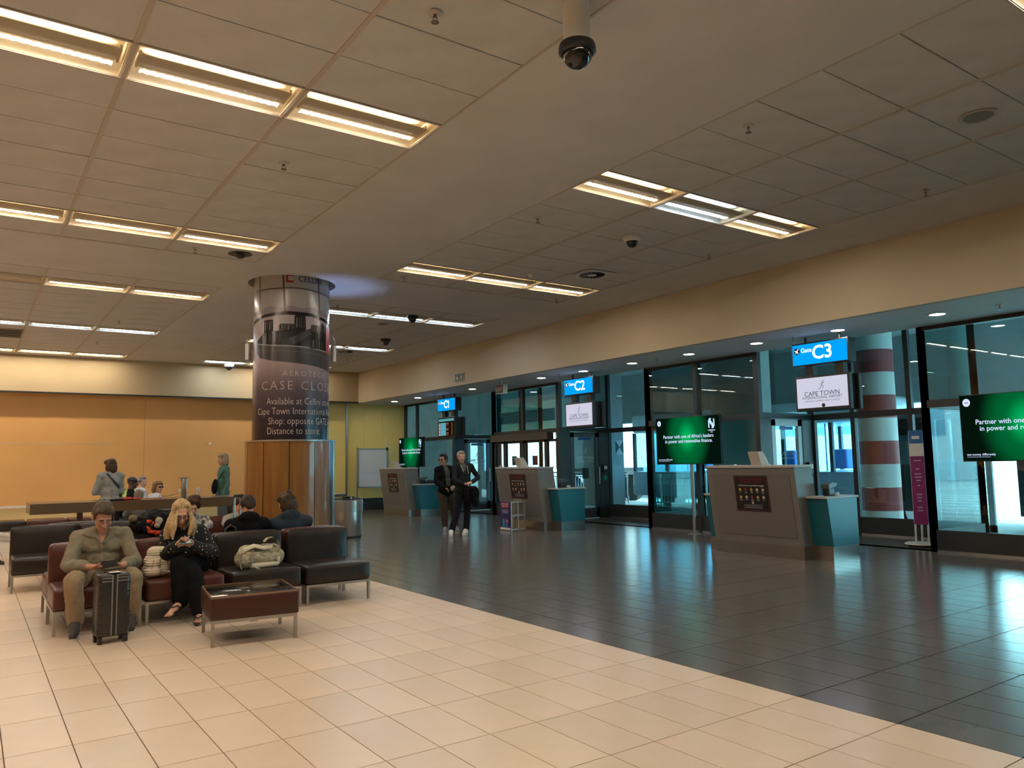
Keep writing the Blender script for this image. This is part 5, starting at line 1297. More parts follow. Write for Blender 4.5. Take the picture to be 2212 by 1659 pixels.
def conform(name, poly, m, target, root, d=(0, 1, 0), u=(1, 0, 0), v=(0, 0, 1), org=(0, 0, 0), lift=.005, n=26, thick=.004):
    """a thin piece of cloth laid on the surface of target: polygon in (u,v), dropped on along d"""
    me = target.data; Mi = MW[root_of(root).name]
    bv = BVHTree.FromPolygons([Mi @ q.co for q in me.vertices], [tuple(p.vertices) for p in me.polygons])
    d, u, v, org = V(d).normalized(), V(u), V(v), V(org)
    xs = [p[0] for p in poly]; ys = [p[1] for p in poly]; x0, x1, y0, y1 = min(xs), max(xs), min(ys), max(ys)
    def inside(x, y):
        r = False; q = len(poly)
        for i in range(q):
            (xa, ya), (xb, yb) = poly[i], poly[(i+1) % q]
            if (ya > y) != (yb > y) and x < (xb-xa)*(y-ya)/(yb-ya)+xa: r = not r
        return r
    pt = {}
    def at(i, j):
        if (i, j) not in pt:
            x, y = x0+(x1-x0)*i/n, y0+(y1-y0)*j/n; h = bv.ray_cast(org+u*x+v*y-d*2, d)
            pt[i, j] = None if h[0] is None else h[0]-d*lift
        return pt[i, j]
    g = G()
    for i in range(n):
        for j in range(n):
            if not inside(x0+(x1-x0)*(i+.5)/n, y0+(y1-y0)*(j+.5)/n): continue
            q = [at(i, j), at(i+1, j), at(i+1, j+1), at(i, j+1)]
            if any(w is None for w in q): continue
            g.add(q+[w+d*(lift+.004) for w in q], [(0, 1, 2, 3), (0, 4, 5, 1), (1, 5, 6, 2), (2, 6, 7, 3), (3, 7, 4, 0)])
    return g.build(name, m, root, smooth=False, world=True)
def tilt(yaw, p):   # a facing direction: yaw measured from +Y towards +X, p = looking down
    return V((math.sin(yaw)*math.cos(p), math.cos(yaw)*math.cos(p), -math.sin(p)))
def pose(x, y, yaw, J):
    """local joints (x right, y forward) to world"""
    c, s = math.cos(-yaw), math.sin(-yaw); out = {}
    for k, p in J.items():
        p = V(p)
        q = V((p.x*c-p.y*s, p.x*s+p.y*c, p.z))
        out[k] = q if k in ('face', 'up', 'hdA', 'hdB', 'hnA', 'hnB', 'torsofwd', 'curl') else q+V((x, y, 0))
    return out
def stand(h, face=(0, 1, 0), **k):
    J = dict(hipA=(-.085, 0, .52*h), hipB=(.085, 0, .52*h), knA=(-.09, .015, .285*h), knB=(.09, .015, .285*h), anA=(-.09, -.03, .055*h), anB=(.09, -.03, .055*h), toA=(-.11, .13, .035), toB=(.11, .13, .035),
             neck=(0, -.01, .845*h), shA=(-.165, -.01, .805*h), shB=(.165, -.01, .805*h), elA=(-.21, -.03, .625*h), elB=(.21, -.03, .625*h), wrA=(-.20, .07, .48*h), wrB=(.20, .07, .48*h), head=(0, .025, .925*h), face=face, torsofwd=(0, 1, 0))
    J.update(k); return J
def sit(top, face=(0, 1, 0), lean=.0, zs=.40, **k):
    nz = top-.275
    J = dict(hipA=(-.09, 0, zs+.08), hipB=(.09, 0, zs+.08), knA=(-.12, .42, zs+.10), knB=(.12, .42, zs+.10), anA=(-.12, .40, .10), anB=(.12, .40, .10), toA=(-.13, .55, .04), toB=(.13, .55, .04),
             neck=(0, lean, nz), shA=(-.165, lean-.01, nz-.06), shB=(.165, lean-.01, nz-.06), elA=(-.22, lean+.06, zs+.24), elB=(.22, lean+.06, zs+.24), wrA=(-.10, lean+.28, zs+.22), wrB=(.10, lean+.28, zs+.22), head=(0, lean+.04, top-.125), face=face, torsofwd=(0, 1, 0))
    J.update(k); return J
M_denim = cloth('dark_trousers', (.012, .013, .016)); M_khaki = cloth('khaki_trousers', (.30, .225, .145)); M_brownt = cloth('brown_trousers', (.075, .055, .038)); M_blackc = cloth('black_cloth', (.008, .008, .009)); M_shirt = cloth('khaki_shirt', (.23, .205, .145)); M_shoe_d = mat('dark_shoe', (.045, .04, .038), .7); M_shoe_w = mat('white_trainer', (.70, .66, .58), .6)
# --- man in khaki shirt
Lm = 'man in a khaki shirt and glasses, seated, looking down at his phone'
J = dict(hipA=(.92, 8.15, .47), hipB=(1.13, 8.15, .47), knA=(.765, 7.62, .475), knB=(1.232, 7.64, .468), anA=(.797, 7.70, .115), anB=(1.238, 7.72, .115), toA=(.775, 7.57, .045), toB=(1.208, 7.56, .045),
     neck=(1.025, 8.085, .855), shA=(.842, 8.10, .800), shB=(1.212, 8.10, .800), elA=(.748, 7.93, .575), elB=(1.288, 7.93, .570), wrA=(.905, 7.68, .575), wrB=(1.140, 7.68, .570), head=(1.02, 7.985, .985), face=(.04, -.89, -.46), torsofwd=(0, -1, 0),
     hdA=(.93, -.36, .0), hdB=(-.93, -.36, .02), hnA=(.1, .1, 1), hnB=(-.1, .1, 1), curl=(.42, 0, 0))
man, mtop, mH, mhc, mT = person(Lm, J, M_shirt, M_khaki, 'swept', hairmat('brown_grey_hair', (.050, .031, .020), (.085, .062, .045)), SK_tan, M_shoe_d, k=1.06, hs=1.08, vox=.0085, sleeve=.62, loose=1.06, flare=1.25, wr_amp=.012)
glasses(man, mhc, mH, 1.10, mat('thin_metal', (.15, .12, .1), .3, metal=.8), w=.023, h=.014, thick=.0014)
conform('neckline', [(.975, .875), (1.075, .875), (1.012, .745)], SK_tan, mtop, man, lift=.006, n=50)
for pts in ([(.968, .885), (.945, .862), (.862, .838), (.905, .815), (.965, .800), (1.008, .742), (1.012, .755), (.985, .82)], [(1.082, .885), (1.105, .862), (1.185, .842), (1.150, .815), (1.085, .800), (1.030, .745), (1.020, .757), (1.062, .82)]): conform('collar', pts, M_shirt, mtop, man, lift=.014, n=64)
conform('shirt_placket', [(.998, .745), (1.024, .745), (1.030, .57), (1.002, .57)], M_shirt, mtop, man, lift=.007)
for pts in ([(.860, .722), (.985, .715), (.985, .690), (.925, .680), (.860, .692)], [(1.055, .718), (1.180, .722), (1.180, .690), (1.115, .680), (1.055, .688)]): conform('pocket_flap', pts, M_shirt, mtop, man, lift=.012, n=48)
for z in (.725, .67, .615): G().cone((1.014, 7.93, z), (1.014, 7.95, z), .006, n=10)
for q, (a, b) in (('A', ((.748, 7.93, .575), (.905, 7.68, .575))), ('B', ((1.288, 7.93, .570), (1.140, 7.68, .570)))):
    a, b = V(a), V(b); B().cap(a.lerp(b, .52), a.lerp(b, .66), .060, .058).build('rolled_cuff', M_shirt, man, .008, it=1, wrinkle=.006, wf=20)
for q, x in (('A', .800), ('B', 1.240)): B().cap((x, 7.705, .085), (x, 7.70, .15), .045, .046).build('sock', M_white, man, .008, it=1)
t = thing('phone', 'black smartphone held by the man in the khaki shirt', 'phone', (1.030, 7.575, .60), math.radians(10)); t.scale = (.85, .85, 1); M = Matrix.Rotation(math.radians(38), 4, 'X'); G().rbox(-.075, .075, -.038, .038, 0, .009, .003, 2, M=M).build('phone_case', M_black, t); G().box(-.070, .070, -.034, .034, .0092, .0098, M=M).build('phone_screen', mat('phone_glass', (.02, .02, .025), .08), t)
# --- woman in polka dots
def polka():
    m = bpy.data.materials.new('polka_dot_cloth'); m.use_nodes = True; nt = m.node_tree; b = nt.nodes['Principled BSDF']; b.inputs['Roughness'].default_value = .9
    tc = nt.nodes.new('ShaderNodeTexCoord'); vo = nt.nodes.new('ShaderNodeTexVoronoi'); vo.inputs['Scale'].default_value = 27; vo.inputs['Randomness'].default_value = .55
    rp = nt.nodes.new('ShaderNodeValToRGB'); rp.color_ramp.interpolation = 'CONSTANT'; rp.color_ramp.elements[0].color = (.55, .53, .48, 1); rp.color_ramp.elements[1].position = .20; rp.color_ramp.elements[1].color = (.007, .007, .008, 1)
    nt.links.new(tc.outputs['Object'], vo.inputs['Vector']); nt.links.new(vo.outputs['Distance'], rp.inputs[0]); nt.links.new(rp.outputs[0], b.inputs['Base Color']); return m
Lw = 'blonde woman in a black polka dot blouse, seated cross-legged with a phone'
J_locks[Lw] = [
  ([(1.640, 7.975, 1.03), (1.605, 7.95, .94), (1.585, 7.93, .85), (1.565, 7.94, .76)], [.015, .026, .032, .016]), ([(1.630, 8.00, 1.02), (1.590, 7.99, .92), (1.560, 7.97, .83), (1.545, 7.97, .75)], [.018, .030, .030, .014]),
  ([(1.655, 7.95, 1.03), (1.622, 7.915, .94), (1.612, 7.90, .86), (1.600, 7.91, .75)], [.012, .020, .026, .012]), ([(1.745, 7.96, 1.03), (1.772, 7.93, .94), (1.775, 7.91, .86), (1.745, 7.90, .78)], [.013, .022, .028, .014]),
  ([(1.752, 7.99, 1.02), (1.790, 7.96, .92), (1.800, 7.945, .84), (1.790, 7.95, .77)], [.016, .028, .030, .014]), ([(1.760, 8.02, 1.0), (1.795, 8.02, .90), (1.815, 8.0, .83)], [.030, .032, .018]), ([(1.70, 8.08, 1.0), (1.71, 8.13, .88), (1.72, 8.16, .78)], [.05, .06, .04])]
J = dict(hipA=(1.75, 8.18, .475), hipB=(1.93, 8.16, .485), knB=(1.640, 7.78, .52), knA=(1.755, 7.73, .425), anB=(1.650, 7.73, .185), anA=(1.800, 7.61, .085), toB=(1.530, 7.60, .110), toA=(1.750, 7.50, .030),
     neck=(1.735, 8.10, .835), shA=(1.598, 8.10, .780), shB=(1.888, 8.12, .788), elA=(1.548, 7.99, .585), elB=(1.985, 7.99, .590), wrA=(1.600, 7.80, .690), wrB=(1.752, 7.795, .688), head=(1.692, 8.00, .985), face=(-.10, -.90, -.42), torsofwd=(0, -1, 0),
     hdA=(.80, -.55, .25), hdB=(-.80, -.55, .25), hnA=(.2, .2, 1), hnB=(-.2, .2, 1), curl=(.45, 0, 0))
wom, wtop, wH, whc, wT = person(Lw, J, polka(), M_blackc, 'long', hairmat('blonde_hair', (.56, .40, .21), (.30, .19, .085)), SK_fair, None, k=1.06, hs=1.02, vox=.0085, sleeve=.95, loose=1.18, female=True, flare=1.35, bare_feet=True, wr_amp=.010)
glasses(wom, whc, wH, 1.02, mat('tortoise_frame', (.09, .03, .035), .3), w=.025, h=.019, thick=.0030)
for an, to in (((1.650, 7.73, .185), (1.545, 7.615, .115)), ((1.800, 7.61, .085), (1.750, 7.50, .030))):
    an, to = V(an), V(to); d = (to-an).normalized(); fl = V((d.x, d.y, d.z*.35)).normalized(); lat = fl.cross(V((0, 0, 1))).normalized(); up = lat.cross(fl)
    heel = an-fl*.05-up*.050; toe = heel+fl*.245
    if toe.z < .012 or heel.z < .012: heel.z = max(heel.z, .014); toe.z = max(toe.z, .012)
    g = G(); n = 18; ring = []
    for i in range(n):
        t_ = 2*PI*i/n; ring.append(heel.lerp(toe, .5+.52*math.cos(t_))+lat*(.040*math.sin(t_)))
    g.add([*[p for p in ring], *[p+up*.012 for p in ring]], [tuple(range(n))[::-1], tuple(range(n, 2*n))]+[(i, (i+1) % n, n+(i+1) % n, n+i) for i in range(n)])
    sd = g.build('sandal', M_black, wom, world=True)
    k0 = heel.lerp(toe, .80)+up*.03
    G().tube([heel.lerp(toe, .5)+lat*.042+up*.012, heel.lerp(toe, .62)+lat*.030+up*.055, k0+up*.016, heel.lerp(toe, .62)-lat*.030+up*.055, heel.lerp(toe, .5)-lat*.042+up*.012], .0065, 6).build('sandal_strap', M_black, sd, world=True)
t = thing('phone', 'blue-grey smartphone held by the woman in polka dots', 'phone', (1.676, 7.72, .728), 0); M = Matrix.Rotation(math.radians(25), 4, 'X'); G().rbox(-.055, .055, -.036, .036, 0, .012, .004, 2, M=M).build('phone_case', mat('phone_blue', (.16, .22, .30), .4), t); G().box(-.05, .05, -.032, .032, .012, .0125, M=M).build('phone_screen', MATS['phone_glass'], t)
# --- couple standing by the C1 counter
Lc = 'woman in a dark hooded jacket and white trainers, standing with a bag at her hip'
J = dict(hipA=(7.97, 13.20, .86), hipB=(8.13, 13.18, .86), knA=(7.885, 13.16, .47), knB=(8.115, 13.17, .46), anA=(7.745, 13.17, .095), anB=(8.075, 13.15, .095), toA=(7.655, 13.03, .045), toB=(7.965, 13.05, .045), neck=(8.035, 13.22, 1.395), shA=(7.885, 13.22, 1.325), shB=(8.215, 13.17, 1.335), elA=(7.800, 13.12, 1.085), elB=(8.375, 13.16, 1.120), wrA=(7.925, 13.00, 1.01), wrB=(8.125, 13.00, 1.035), head=(8.005, 13.19, 1.535), face=(-.28, -.95, -.02), torsofwd=(0, -1, 0), hdA=(.9, -.2, -.05), hdB=(-.9, -.2, -.1), hnA=(0, 0, -1), hnB=(0, .3, -1), curl=(.5, 0, 0))
cw, ct, cH, chc, cT = person(Lc, J, cloth('charcoal_hoodie', (.018, .021, .024)), M_denim, 'short', hairmat('silver_blonde_hair', (.42, .36, .27), (.26, .21, .15)), SK_fair, M_shoe_w, k=.93, hs=.98, vox=.011, sleeve=.95, female=True, hood=True, flare=1.1)
conform('grey_undershirt', [(7.955, 1.41), (8.075, 1.41), (8.045, 1.27), (8.00, 1.26), (7.965, 1.30)], cloth('grey_tee', (.12, .12, .12)), ct, cw, lift=.008, n=34)
for pts in ([(7.95, 1.37), (7.962, 1.37), (8.00, 1.235), (7.988, 1.235)], [(8.085, 1.37), (8.097, 1.37), (8.10, 1.20), (8.088, 1.20)]): conform('drawstring', pts, mat('cord_tan', (.45, .36, .24), .7), ct, cw, lift=.014, n=24)
t = thing('shoulder_bag', 'black shoulder bag with a hanging jacket at the hip of the standing woman', 'bag', (8.19, 13.05, .55)); MWt = MW[t.name]
b = B(); b.ell((8.205, 13.04, .80), (.11, .07, .17)); b.ell((8.215, 13.02, .66), (.09, .06, .12)); b.ell((8.12, 13.03, .92), (.10, .06, .05)); b.build('bag_body', M_blackc, t, .012, it=2, wrinkle=.008)
b = B(); b.chain([(8.02, 13.02, .88), (8.03, 13.03, .70), (8.05, 13.04, .56)], [.05, .06, .03]); b.build('hanging_cloth', M_blackc, t, .012, it=2, wrinkle=.01)
Lcm = 'man in a black jacket and brown trousers, standing behind the woman with the bag'
J = dict(hipA=(7.965, 13.90, .83), hipB=(8.135, 13.88, .83), knA=(7.985, 13.87, .46), knB=(8.215, 13.86, .46), anA=(8.035, 13.90, .095), anB=(8.285, 13.88, .095), toA=(7.955, 13.76, .045), toB=(8.235, 13.74, .045), neck=(8.020, 13.91, 1.345), shA=(7.865, 13.90, 1.285), shB=(8.190, 13.88, 1.290), elA=(7.815, 13.86, 1.045), elB=(8.275, 13.84, 1.05), wrA=(7.895, 13.70, .925), wrB=(8.150, 13.70, .955), head=(7.985, 13.88, 1.490), face=(-.90, -.42, -.03), torsofwd=(0, -1, 0), hdA=(.7, -.2, -.3), hdB=(-.6, -.3, -.3), hnA=(0, .3, -1), hnB=(0, .3, -1), curl=(.55, 0, 0))
cm, cmt, cmH, cmhc, cmT = person(Lcm, J, M_blackc, M_brownt, 'short', hairmat('black_hair', (.012, .010, .009), (.03, .027, .025)), SK_tan, mat('grey_trainer', (.22, .22, .21), .6), k=1.0, hs=1.0, vox=.011, sleeve=.97, loose=1.15, flare=1.1)
conform('grey_tshirt', [(7.965, 1.36), (8.055, 1.36), (8.075, 1.15), (8.07, .95), (7.985, .95), (7.975, 1.15)], cloth('olive_tee', (.085, .085, .075)), cmt, cm, lift=.009, n=40)
glasses(cm, cmhc, cmH, 1.0, M_black, mat('sunglass_lens', (.01, .01, .012), .1), w=.025, h=.017)
# --- two people with their backs to us behind the front row
person('man in a black hoodie with short dark hair, back turned, behind the front row', pose(2.60, 8.93, 0, sit(1.080, face=tilt(.0, .55), lean=.02, head=(.015, .075, .965), neck=(0, .03, .845), shA=(-.185, .01, .775), shB=(.185, .01, .770))), M_blackc, M_denim, 'short', hairmat('dark_brown_hair', (.020, .012, .008), (.045, .03, .02)), SK_fair, M_shoe_d, vox=.011, hood=True)
person('person in a blue hooded top with shaggy dark hair, back turned, near the column', pose(3.09, 8.97, 0, sit(1.11, face=tilt(-.55, .35), lean=.03, head=(-.015, .07, .985), neck=(.0, .03, .84), shA=(-.175, .01, .755), shB=(.205, .0, .765))), cloth('slate_blue_hoodie', (.035, .045, .062)), M_denim, 'messy', hairmat('shaggy_brown_hair', (.030, .017, .010), (.075, .043, .025)), SK_fair, M_shoe_d, vox=.011, hood=True, k=1.05)
# --- people in the middle distance
person('dark curly-haired person in a black and white patterned top behind the blonde woman', pose(2.50, 11.28, PI, sit(1.035, face=tilt(.15, .65), lean=.10)), mat('patterned_cloth', (.55, .50, .46), .9, col2=(.03, .03, .03), nscale=22), M_denim, 'curly', hairmat('auburn_hair', (.030, .012, .008), (.06, .02, .012)), SK_fair, M_shoe_d, vox=.013)
person('person in a pale grey jacket hidden behind the man in the black hoodie', pose(3.14, 11.28, PI, sit(1.02, face=tilt(.0, .6), lean=.10)), cloth('pale_grey_jacket', (.34, .31, .28)), M_denim, 'short', MATS['dark_brown_hair'], SK_fair, M_shoe_d, vox=.014)
Ls = 'woman in a pale grey sweater with a black strap, standing with her back turned'
sw, swt, swH, swhc, swT = person(Ls, pose(2.09, 15.62, -.25, stand(1.60, face=tilt(-.3, .05), elA=(-.25, .04, 1.0), elB=(.22, .05, 1.0), wrA=(.02, .20, 1.02), wrB=(.0, .20, 1.0))), cloth('pale_grey_sweater', (.27, .29, .28)), M_denim, 'bob', hairmat('brown_hair', (.040, .023, .013), (.08, .05, .03)), SK_fair, M_shoe_d, vox=.012, female=True)
conform('bag_strap', [(2.00, 1.335), (2.03, 1.345), (2.245, 1.085), (2.225, 1.06)], M_black, swt, sw, lift=.01, n=26)
Lt = 'blonde woman in a teal jacket, standing in profile by the orange wall'
tw, twt, twH, twhc, twT = person(Lt, pose(4.29, 16.5, -PI/2, stand(1.705, face=(0, 1, -.05))), cloth('teal_jacket', (.085, .175, .145)), cloth('grey_trousers', (.10, .11, .11)), 'bob', hairmat('ash_blonde_hair', (.38, .28, .16), (.25, .17, .09)), SK_fair, M_shoe_d, vox=.012, female=True, k=.95)
t = thing('crossbody_bag', 'black crossbody bag worn by the woman in the teal jacket', 'bag', (4.06, 16.42, .85)); CB = t; b = B(); b.ell((4.045, 16.42, 1.0), (.06, .09, .13)); b.ell((4.06, 16.42, 1.12), (.045, .06, .06)); b.build('bag_body', M_blackc, t, .012, it=2, wrinkle=.006); G().tube([(4.07, 16.38, 1.10), (4.15, 16.34, 1.25), (4.24, 16.36, 1.40), (4.30, 16.42, 1.46)], .016, 8, flat=.35).build('strap', M_black, t, world=True)
CB.location.x += .05
gs = 'people seated behind the long table'
Lcap = 'man in a black cap and hi-vis vest seated behind the long table'
cp, cpt, cpH, cphc, cpT = person(Lcap, pose(2.80, 18.0, .9, sit(1.24, face=tilt(.9, .15))), cloth('black_jacket', (.010, .010, .012)), M_denim, 'cap', None, SK_dark, M_shoe_d, vox=.014, group=gs)
def HPc(x, y, z): return cphc+(cpH @ V((x, y, z)))
b = B(); b.ell(HPc(0, -.015, .055), (.086, .102, .078), cpH); c1 = b.build('cap', M_black, cp, .009, it=1); b = B(); b.ell(HPc(0, .10, .045), (.07, .07, .012), cpH); b.build('cap_brim', M_black, cp, .008, it=0)
for pts in ([(2.68, 1.00), (2.74, 1.02), (2.66, .70), (2.60, .70)], [(2.84, 1.0), (2.90, .98), (2.93, .70), (2.87, .70)]): conform('hi_vis_band', pts, mat('hi_vis', (.50, .62, .12), .7), cpt, cp, lift=.01, n=18)
person('man in a navy top seated behind the man in the cap', pose(2.62, 18.6, 1.2, sit(1.26, face=tilt(1.2, .1))), cloth('navy_top', (.012, .014, .03)), M_denim, 'bald', hairmat('grey_stubble', (.12, .10, .09), (.2, .18, .16)), SK_tan, M_shoe_d, vox=.014, group=gs)
person('grey-haired man in a white T-shirt seated in profile behind the long table', pose(3.17, 19.1, 1.35, sit(1.24, face=tilt(1.35, .05))), cloth('white_tee', (.60, .60, .60)), M_denim, 'short', hairmat('silver_hair', (.30, .29, .28), (.17, .165, .16)), SK_fair, M_shoe_d, vox=.014, group=gs, sleeve=.05)
Lb = 'blonde woman in sunglasses and a white top seated behind the long table'
bx, bt_, bH, bhc, bT = person(Lb, pose(3.19, 17.5, 1.30, sit(1.15, face=tilt(1.30, .0), zs=.36)), MATS['white_tee'], M_denim, 'bob', hairmat('light_brown_hair', (.26, .15, .06), (.15, .08, .03)), SK_fair, M_shoe_d, vox=.013, group=gs, female=True); glasses(bx, bhc, bH, 1, M_black, MATS['sunglass_lens'])
person('balding grey-haired person with back turned, just behind the long table', pose(2.69, 16.45, 0, sit(1.01, face=tilt(.1, .2), lean=-.08, zs=.30)), cloth('grey_top', (.20, .20, .2)), M_denim, 'short', hairmat('thin_grey_hair', (.26, .20, .14), (.15, .12, .09)), SK_fair, M_shoe_d, vox=.013, group=gs)
# seats they sit on
for x, y, lb in ((2.42, 17.62, 'low dark bench under the man in the cap'), (2.48, 18.34, 'low dark bench under the man in the navy top'), (2.85, 19.06, 'low dark bench under the grey-haired man in white'), (2.86, 16.92, 'low dark bench under the blonde woman in sunglasses'), (2.34, 15.95, 'low dark bench under the balding person')): seat(x, y, -1, 'brown', lb, 'benches behind the long table', back=False)
# --- people at the left edge, only their feet in view
gl = 'people at the left edge'
J = pose(-.42, 15.0, PI/2, sit(1.22, face=tilt(PI/2, .2), knA=(-.10, .45, .54), anA=(.02, .82, .40), toA=(.03, .97, .355), knB=(.12, .46, .50)))
person('seated person at the left edge with a white trainer raised on a crossed leg', J, M_blackc, M_brownt, 'short', MATS['dark_brown_hair'], SK_fair, M_shoe_w, vox=.014, group=gl)
J = pose(-.28, 14.2, PI/2, sit(1.22, face=tilt(PI/2, .2), anA=(-.12, .52, .10), anB=(.12, .55, .10), toA=(-.13, .67, .04), toB=(.13, .70, .04)))
person('seated person at the left edge with a dark shoe and brown trouser leg', J, M_blackc, M_brownt, 'short', MATS['dark_brown_hair'], SK_fair, M_shoe_d, vox=.014, group=gl)
seat(-1.12, 14.65, -1, 'brown', 'dark brown seat just outside the left edge, farther one', 'seats at the left edge', back=False); seat(-.98, 13.85, -1, 'brown', 'dark brown seat just outside the left edge, nearer one', 'seats at the left edge', back=False)
# ---------------------------------------------------------------- luggage
t = thing('cabin_suitcase', 'black ribbed cabin suitcase with grey racing stripes in front of the seated man', 'suitcase', (1.012, 7.28, 0), math.radians(6))
M_case = mat('suitcase_black', (.016, .015, .015), .28, spec=.6)
G().rbox(-.155, .155, -.105, .105, .055, .585, .04, 4).build('shell', M_case, t, smooth='auto')
for z in (.16, .25, .34, .43, .50):
    G().rbox(-.1565, -.10, -.1065, .1065, z-.006, z+.006, .004, 2).build('shell_rib', M_case, t, smooth='auto'); G().rbox(.10, .1565, -.1065, .1065, z-.006, z+.006, .004, 2).build('shell_rib', M_case, t, smooth='auto')
for x in (-.022, .022): G().box(x-.006, x+.006, -.110, -.104, .07, .575).build('front_stripe', mat('stripe_grey', (.20, .19, .17), .5), t)
G().box(-.014, .014, -.112, -.104, .07, .575).build('zip_channel', M_black, t)
for z in (.52, .545): G().box(-.12, .12, -.108, -.102, z-.004, z+.004).build('top_rib', mat('rib_grey', (.20, .19, .18), .4), t)
G().tube([(-.07, 0, .58), (-.07, 0, .61), (.07, 0, .61), (.07, 0, .58)], .010, 8).build('top_handle', M_black, t, smooth='auto')
G().rbox(-.05, .06, -.10, -.04, .588, .594, .002, 1).build('luggage_tag', M_white, t)
for x in (-.12, .12):
    for y in (-.075, .075):
        w = G().cone((x-.018, y, .028), (x+.018, y, .028), .028, n=18).build('wheel', M_black, t, smooth='auto'); G().cone((x-.019, y, .028), (x+.019, y, .028), .014, n=12).build('hub', mat('hub_grey', (.12, .16, .2), .4), w); G().box(x-.02, x+.02, y-.02, y+.02, .04, .065).build('wheel_fork', M_black, t)
t.scale = (.80, .88, .965)
# white quilted backpack
t = thing('quilted_backpack', 'cream quilted backpack standing on the red seat beside the blonde woman', 'backpack', (1.50, 8.12, .40))
M_quilt = mat('cream_quilt', (.62, .54, .40), .7)
nt = M_quilt.node_tree; tc = nt.nodes.new('ShaderNodeTexCoord'); wv = nt.nodes.new('ShaderNodeTexWave'); wv.bands_direction = 'Z'; wv.inputs['Scale'].default_value = 14; wv.inputs['Distortion'].default_value = 1.2; bp = nt.nodes.new('ShaderNodeBump'); bp.inputs['Strength'].default_value = .4; bp.inputs['Distance'].default_value = .012
nt.links.new(tc.outputs['Object'], wv.inputs['Vector']); nt.links.new(wv.outputs[1], bp.inputs['Height']); nt.links.new(bp.outputs[0], nt.nodes['Principled BSDF'].inputs['Normal'])
b = B(); b.cap((1.455, 8.12, .470), (1.575, 8.12, .470), .068, .066); b.cap((1.470, 8.125, .55), (1.575, 8.125, .55), .070, .066); b.cap((1.490, 8.13, .625), (1.570, 8.13, .625), .064, .060); bb = b.build('bag_body', M_quilt, t, .008, it=4)
b = B(); b.cap((1.445, 8.055, .46), (1.50, 8.05, .46), .050, .048); b.cap((1.450, 8.06, .535), (1.49, 8.055, .535), .044, .042); b.build('front_pocket', M_quilt, t, .008, it=3)
G().tube([(1.535, 8.058, .50), (1.54, 8.06, .58), (1.535, 8.075, .655)], .003, 5).build('zip', mat('zip_bronze', (.22, .17, .10), .4), t, world=True); G().tube([(1.45, 8.02, .46), (1.462, 8.015, .52), (1.475, 8.02, .575)], .003, 5).build('zip', MATS['zip_bronze'], t, world=True)
G().tube([(1.58, 8.11, .66), (1.61, 8.08, .67), (1.63, 8.06, .705)], .013, 8, flat=.5).build('carry_loop', M_quilt, t, world=True); G().tube([(1.60, 8.10, .66), (1.618, 8.06, .58), (1.612, 8.04, .48), (1.60, 8.03, .44)], .010, 8, flat=.45).build('shoulder_strap', mat('strap_grey', (.32, .28, .22), .7), t, world=True)
G().tube([(1.59, 8.05, .445), (1.615, 8.02, .455), (1.64, 8.0, .465)], .008, 6).build('strap_end', M_quilt, t, world=True)
t.location += V((-.035, -.14, 0))
# map-print backpack lying on its side
t = thing('map_print_backpack', 'beige map-print backpack lying open on the dark brown seat', 'backpack', (2.44, 8.02, .40))
M_map = mat('map_print', (.50, .44, .30), .75, col2=(.22, .20, .13), nscale=24, stretch=(1, 1, 2.2), bump=.2, bscale=30)
M_mapedge = mat('map_bag_trim', (.62, .55, .40), .7)
b = B(); b.cap((2.30, 8.02, .50), (2.62, 8.02, .50), .095, .090); b.cap((2.32, 8.05, .56), (2.60, 8.06, .56), .07, .07); b.ell((2.30, 8.0, .49), (.10, .10, .095)); b.build('bag_body', M_map, t, .009, it=2, wrinkle=.008, wf=16)
b = B(); b.cap((2.36, 7.95, .425), (2.61, 7.95, .43), .030, .026); b.build('bottom_piping', M_mapedge, t, .008, it=1)
b = B(); b.ell((2.40, 8.0, .615), (.10, .04, .02)); b.build('open_mouth', M_black, t, .008, it=1)
G().tube([(2.23, 7.95, .555), (2.30, 7.95, .60), (2.38, 7.955, .625), (2.47, 7.94, .60), (2.56, 7.94, .61)], .026, 8, flat=.35).build('top_flap', M_mapedge, t, smooth=True, world=True)
pts = [(2.62, 7.97, .55), (2.64, 7.97, .62), (2.625, 7.97, .675), (2.57, 7.97, .70), (2.52, 7.98, .69), (2.49, 7.99, .66)]
g = G(); vs = []
for i, p in enumerate(pts): vs += [(p[0], p[1]-.035, p[2]), (p[0], p[1]+.045, p[2])]
g.add(vs, [(2*i, 2*i+1, 2*i+3, 2*i+2) for i in range(len(pts)-1)]); g.add([(x*1.0, y, z-.008) for x, y, z in vs], [(2*i, 2*i+2, 2*i+3, 2*i+1) for i in range(len(pts)-1)]); g.build('curled_strap', M_map, t, smooth=True, world=True)
G().tube([(2.345, 7.92, .42), (2.342, 7.905, .50), (2.365, 7.925, .59)], .006, 6).build('side_cord', mat('cord_brown', (.30, .21, .11), .6), t, world=True); G().tube([(2.26, 7.94, .56), (2.225, 7.92, .50), (2.235, 7.86, .41)], .012, 6, flat=.5).build('hanging_strap', mat('strap_tan', (.24, .19, .12), .7), t, world=True)
G().tube([(2.37, 7.91, .43), (2.39, 7.895, .41), (2.42, 7.885, .402)], .006, 6).build('cord_end', M_mapedge, t, world=True); G().rbox(2.615, 2.640, 7.93, 7.99, .43, .50, .006, 2).build('buckle', M_mapedge, t, smooth='auto', world=True); G().box(2.25, 2.275, 7.94, 7.96, .58, .62).build('flap_point', M_mapedge, t, world=True)
